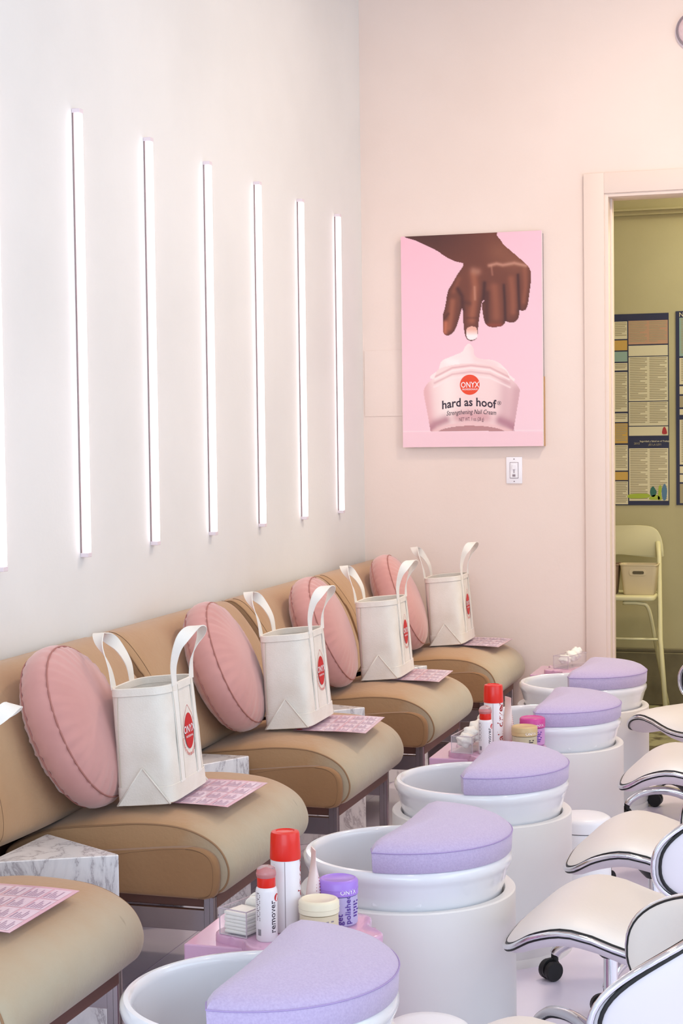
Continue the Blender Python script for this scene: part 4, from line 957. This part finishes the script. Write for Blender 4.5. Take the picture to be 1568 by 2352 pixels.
for i, (x, y, rz) in enumerate(SL):
    o = stl if i == 0 else copy_tree(stl)
    o.location = (x, y, 0); o.rotation_euler = (0, 0, math.radians(rz)); o['label'] = slab[i]
    for c_ in o.children:
        if c_.name.split('.')[0] == 'leg': c_.rotation_euler = (0, 0, math.radians([-20, -16, 20, 34, 10][i]))

# ------------------------------------------------------------------ beyond the doorway: posters, folding chair, baskets
def wall_poster(x0, x1, z0, z1, label, panels, left):
    t = thing('wall_poster', label, 'poster', (0, 0, 0)); y = BY
    part('sheet', box(x0, x1, y - 0.004, y - 0.0005, z0, z1), M_NAVY, t)
    bym = {}; lines = []
    for (a, b, c, d, m, dens) in panels:
        xa, xb, zt, zb_ = x0 + a * (x1 - x0), x0 + b * (x1 - x0), z1 - c * (z1 - z0), z1 - d * (z1 - z0)
        part('printed_panel', box(xa, xb, y - 0.005, y - 0.0038, zb_, zt), m, t)
        if dens:
            n = int((zt - zb_) / 0.0085)
            cols = 2 if (xb - xa) > 0.1 else 1; cw = (xb - xa) / cols
            for cc in range(cols):
                for k in range(1, n):
                    z = zt - k * 0.0085; ln = cw * (0.88 - 0.35 * ((k * 37 + cc * 11) % 7 == 0) - 0.1 * ((k * 13) % 3 == 0))
                    lines.append(([(xa + cc * cw + 0.06 * cw, y - 0.0054, z), (xa + cc * cw + 0.06 * cw + ln, y - 0.0054, z), (xa + cc * cw + 0.06 * cw + ln, y - 0.0054, z + 0.0042), (xa + cc * cw + 0.06 * cw, y - 0.0054, z + 0.0042)], [[0, 1, 2, 3]]))
    if lines: part('small_print', merge(*lines), M_PTXT, t)
    return t
px0, px1, pz0, pz1 = 0.60, 1.166, 0.971, 1.900
def fz(y): return (y - 720.0) / (1160.0 - 720.0)
def fx(x): return (np.interp(x, [1405, 1535], [0.905, 1.166]) - px0) / (px1 - px0)
rows_l = [(737, 777, M_PAPER, 1), (780, 803, M_OCHRE, 0), (806, 829, M_TEALP, 0), (832, 849, M_PAPER, 1), (853, 944, M_PAPER, 1), (948, 968, M_PAPER, 1), (971, 1017, M_OCHRE, 1), (1021, 1080, M_PAPER, 1), (1083, 1102, M_OCHRE, 0), (1105, 1158, M_PAPER, 1)]
rows_r = [(736, 790, M_ROSEP, 1), (793, 817, M_PAPER, 0), (819, 920, M_PAPER, 1), (922, 977, M_PAPER, 1), (979, 1000, M_PAPER, 0), (1029, 1150, M_PAPER, 1)]
pan = [(fx(1400), fx(1436), fz(a), fz(b), m, d) for a, b, m, d in rows_l] + [(fx(1439), fx(1533), fz(a), fz(b), m, d) for a, b, m, d in rows_r] + [(0.02, fx(1397), fz(737), fz(930), M_PAPER, 1), (0.02, fx(1397), fz(934), fz(1155), M_PAPER, 1)]
t = wall_poster(px0, px1, pz0, pz1, 'navy framed labour notice poster on the khaki wall, beside the door edge', pan, True)
def ptx(s, xpx, ypx, size, m, bold=0.02, yoff=0.0058):
    x = np.interp(xpx, [1405, 1535], [0.905, 1.166]); z = pz1 - fz(ypx) * (pz1 - pz0)
    part('lettering', on_wall(text(s, size, bold), float(x), float(z), BY - yoff), m, t)
ptx('Seguridad y Salud en el Trabajo', 1501, 1013, 0.0115, M_PAPER); ptx('¡ES LA LEY!', 1501, 1021, 0.013, M_PTXT); ptx('2015', 1458, 1018, 0.014, M_PTXT)
def pflat(poly, m, name):
    pts = cr(poly, 4, True)
    V = [(float(np.interp(x, [1405, 1535], [0.905, 1.166])), BY - 0.006, float(pz1 - fz(y) * (pz1 - pz0))) for x, y in pts]
    part(name, (V, [list(range(len(V)))]), m, t)
pflat([(1492, 1120), (1497, 1117), (1501, 1122), (1505, 1130), (1500, 1140), (1493, 1140), (1489, 1130)], M_DTEAL, 'printed_figure')
pflat([(1488, 1142), (1500, 1136), (1511, 1140), (1511, 1147), (1489, 1147)], M_GREENP, 'printed_figure')
pflat([(1510, 1118), (1514, 1114), (1517, 1120), (1516, 1134), (1517, 1147), (1508, 1147), (1509, 1130)], M_GREENP, 'printed_figure')
pflat([(1521, 1114), (1525, 1111), (1528, 1118), (1530, 1128), (1527, 1147), (1520, 1147), (1517, 1127)], M_BLUEP, 'printed_figure')
pflat([(1440, 1135), (1484, 1134), (1484, 1143), (1440, 1144)], M_GREENP, 'printed_banner')
pflat([(1520, 985), (1524, 980), (1528, 985), (1530, 996), (1519, 996)], M_DRED, 'printed_crest')
pan2 = [(0.03, 0.5, fz(a), fz(b), m, d) for a, b, m, d in [(735, 822, M_TEALP, 1), (826, 886, M_PAPER, 1), (890, 908, M_PAPER, 0), (912, 938, M_PTXT, 0), (942, 955, M_PAPER, 0), (966, 1068, M_PAPER, 1), (1072, 1088, M_PAPER, 0), (1091, 1108, M_PAPER, 0), (1112, 1156, M_PTXT, 1)]] + [(0.53, 0.97, fz(737), fz(940), M_PAPER, 1), (0.53, 0.97, fz(945), fz(1155), M_PAPER, 1)]
t = wall_poster(1.200, 1.76, 0.972, 1.906, 'navy framed notice poster cut off by the right edge', pan2, False)
part('lettering', on_wall(text('NEW', 0.03, 0.02, 'LEFT'), 1.215, 1.888, BY - 0.0058), M_PAPER, t)

t = thing('folding_chair', 'cream metal folding chair standing in the back room', 'chair', (0, 0, 0))
# backrest: gently curved plate
ol = cr([(0.80, 0.735), (0.80, 0.83), (0.835, 0.872), (0.93, 0.878), (1.06, 0.878), (1.115, 0.862), (1.143, 0.815), (1.152, 0.748), (1.145, 0.728), (1.08, 0.728), (0.95, 0.738), (0.84, 0.736)], 5, True)
b = prism(ol, 0, 0.012, 0.003, 2); part('backrest', ([(x, 8.30 - z + 0.5 * (x - 0.98) ** 2 * -1 + 0.0, y) for x, y, z in b[0]], b[1]), M_FOLD, t, auto=True)
so = fillet([(0.80, 7.97), (1.145, 7.97), (1.13, 8.28), (0.815, 8.28)], 0.04, 6); part('seat', prism(so, 0.545, 0.568, 0.008, 3), M_FOLD, t, auto=True)
for s in (-1, 1):
    cxm = 0.975
    part('back_leg', tube([(cxm + s * 0.15, 8.28, 0.80), (cxm + s * 0.160, 8.24, 0.73), (cxm + s * 0.185, 8.05, 0.36), (cxm + s * 0.226, 7.93, 0.0)], 0.012, 10), M_FOLD, t, smooth=True)
    part('front_leg', tube(cr([(cxm + s * 0.02, 7.99, 0.535), (cxm + s * 0.10, 7.99, 0.533), (cxm + s * 0.140, 8.0, 0.50), (cxm + s * 0.165, 8.12, 0.28), (cxm + s * 0.195, 8.30, 0.0)], 5), 0.009, 10), M_FOLD, t, smooth=True)
part('cross_bar', tube([(0.975 - 0.185, 8.05, 0.36), (0.975 + 0.185, 8.05, 0.36)], 0.006, 8), M_FOLD, t, smooth=True)
def basket(x, y, z, m, label, w_=0.086):
    tt = thing('plastic_basket', label, 'basket', (x, y, z))
    def rr(k, zz, hh=0.0): return [(px * k, py * k, zz) for px, py in fillet([(-w_, -0.06), (w_, -0.06), (w_, 0.06), (-w_, 0.06)], 0.02, 5)]
    part('shell', loft([rr(0.80, 0.0), rr(0.84, 0.004), rr(0.99, 0.135), rr(1.03, 0.137), rr(1.03, 0.142), rr(0.96, 0.142), rr(0.82, 0.008)], True, True), m, tt, auto=True)
    hp = fillet([(-0.026, 0.098), (0.026, 0.098), (0.026, 0.112), (-0.026, 0.112)], 0.0065, 4); b = prism(hp, 0, 0.003); part('handle_hole_shade', ([(px, -0.0605 - q + 0.06 * (0.01), pz) for px, pz, q in b[0]], b[1]), M_HOLE, tt)
    hp2 = fillet([(-0.042, 0.090), (0.036, 0.090), (0.036, 0.120), (-0.042, 0.120)], 0.013, 4); b = prism(hp2, 0, 0.004, 0.001); part('handle_rim', ([(px, -0.0562 - q, pz) for px, pz, q in b[0]], b[1]), m, tt)
basket(1.062, 8.09, 0.5685, M_BASKET, 'cream plastic basket with handle hole on the folding chair seat')
basket(0.884, 8.10, 0.5685, M_BASKET2, 'brown plastic basket beside the cream one, half hidden by the door frame')
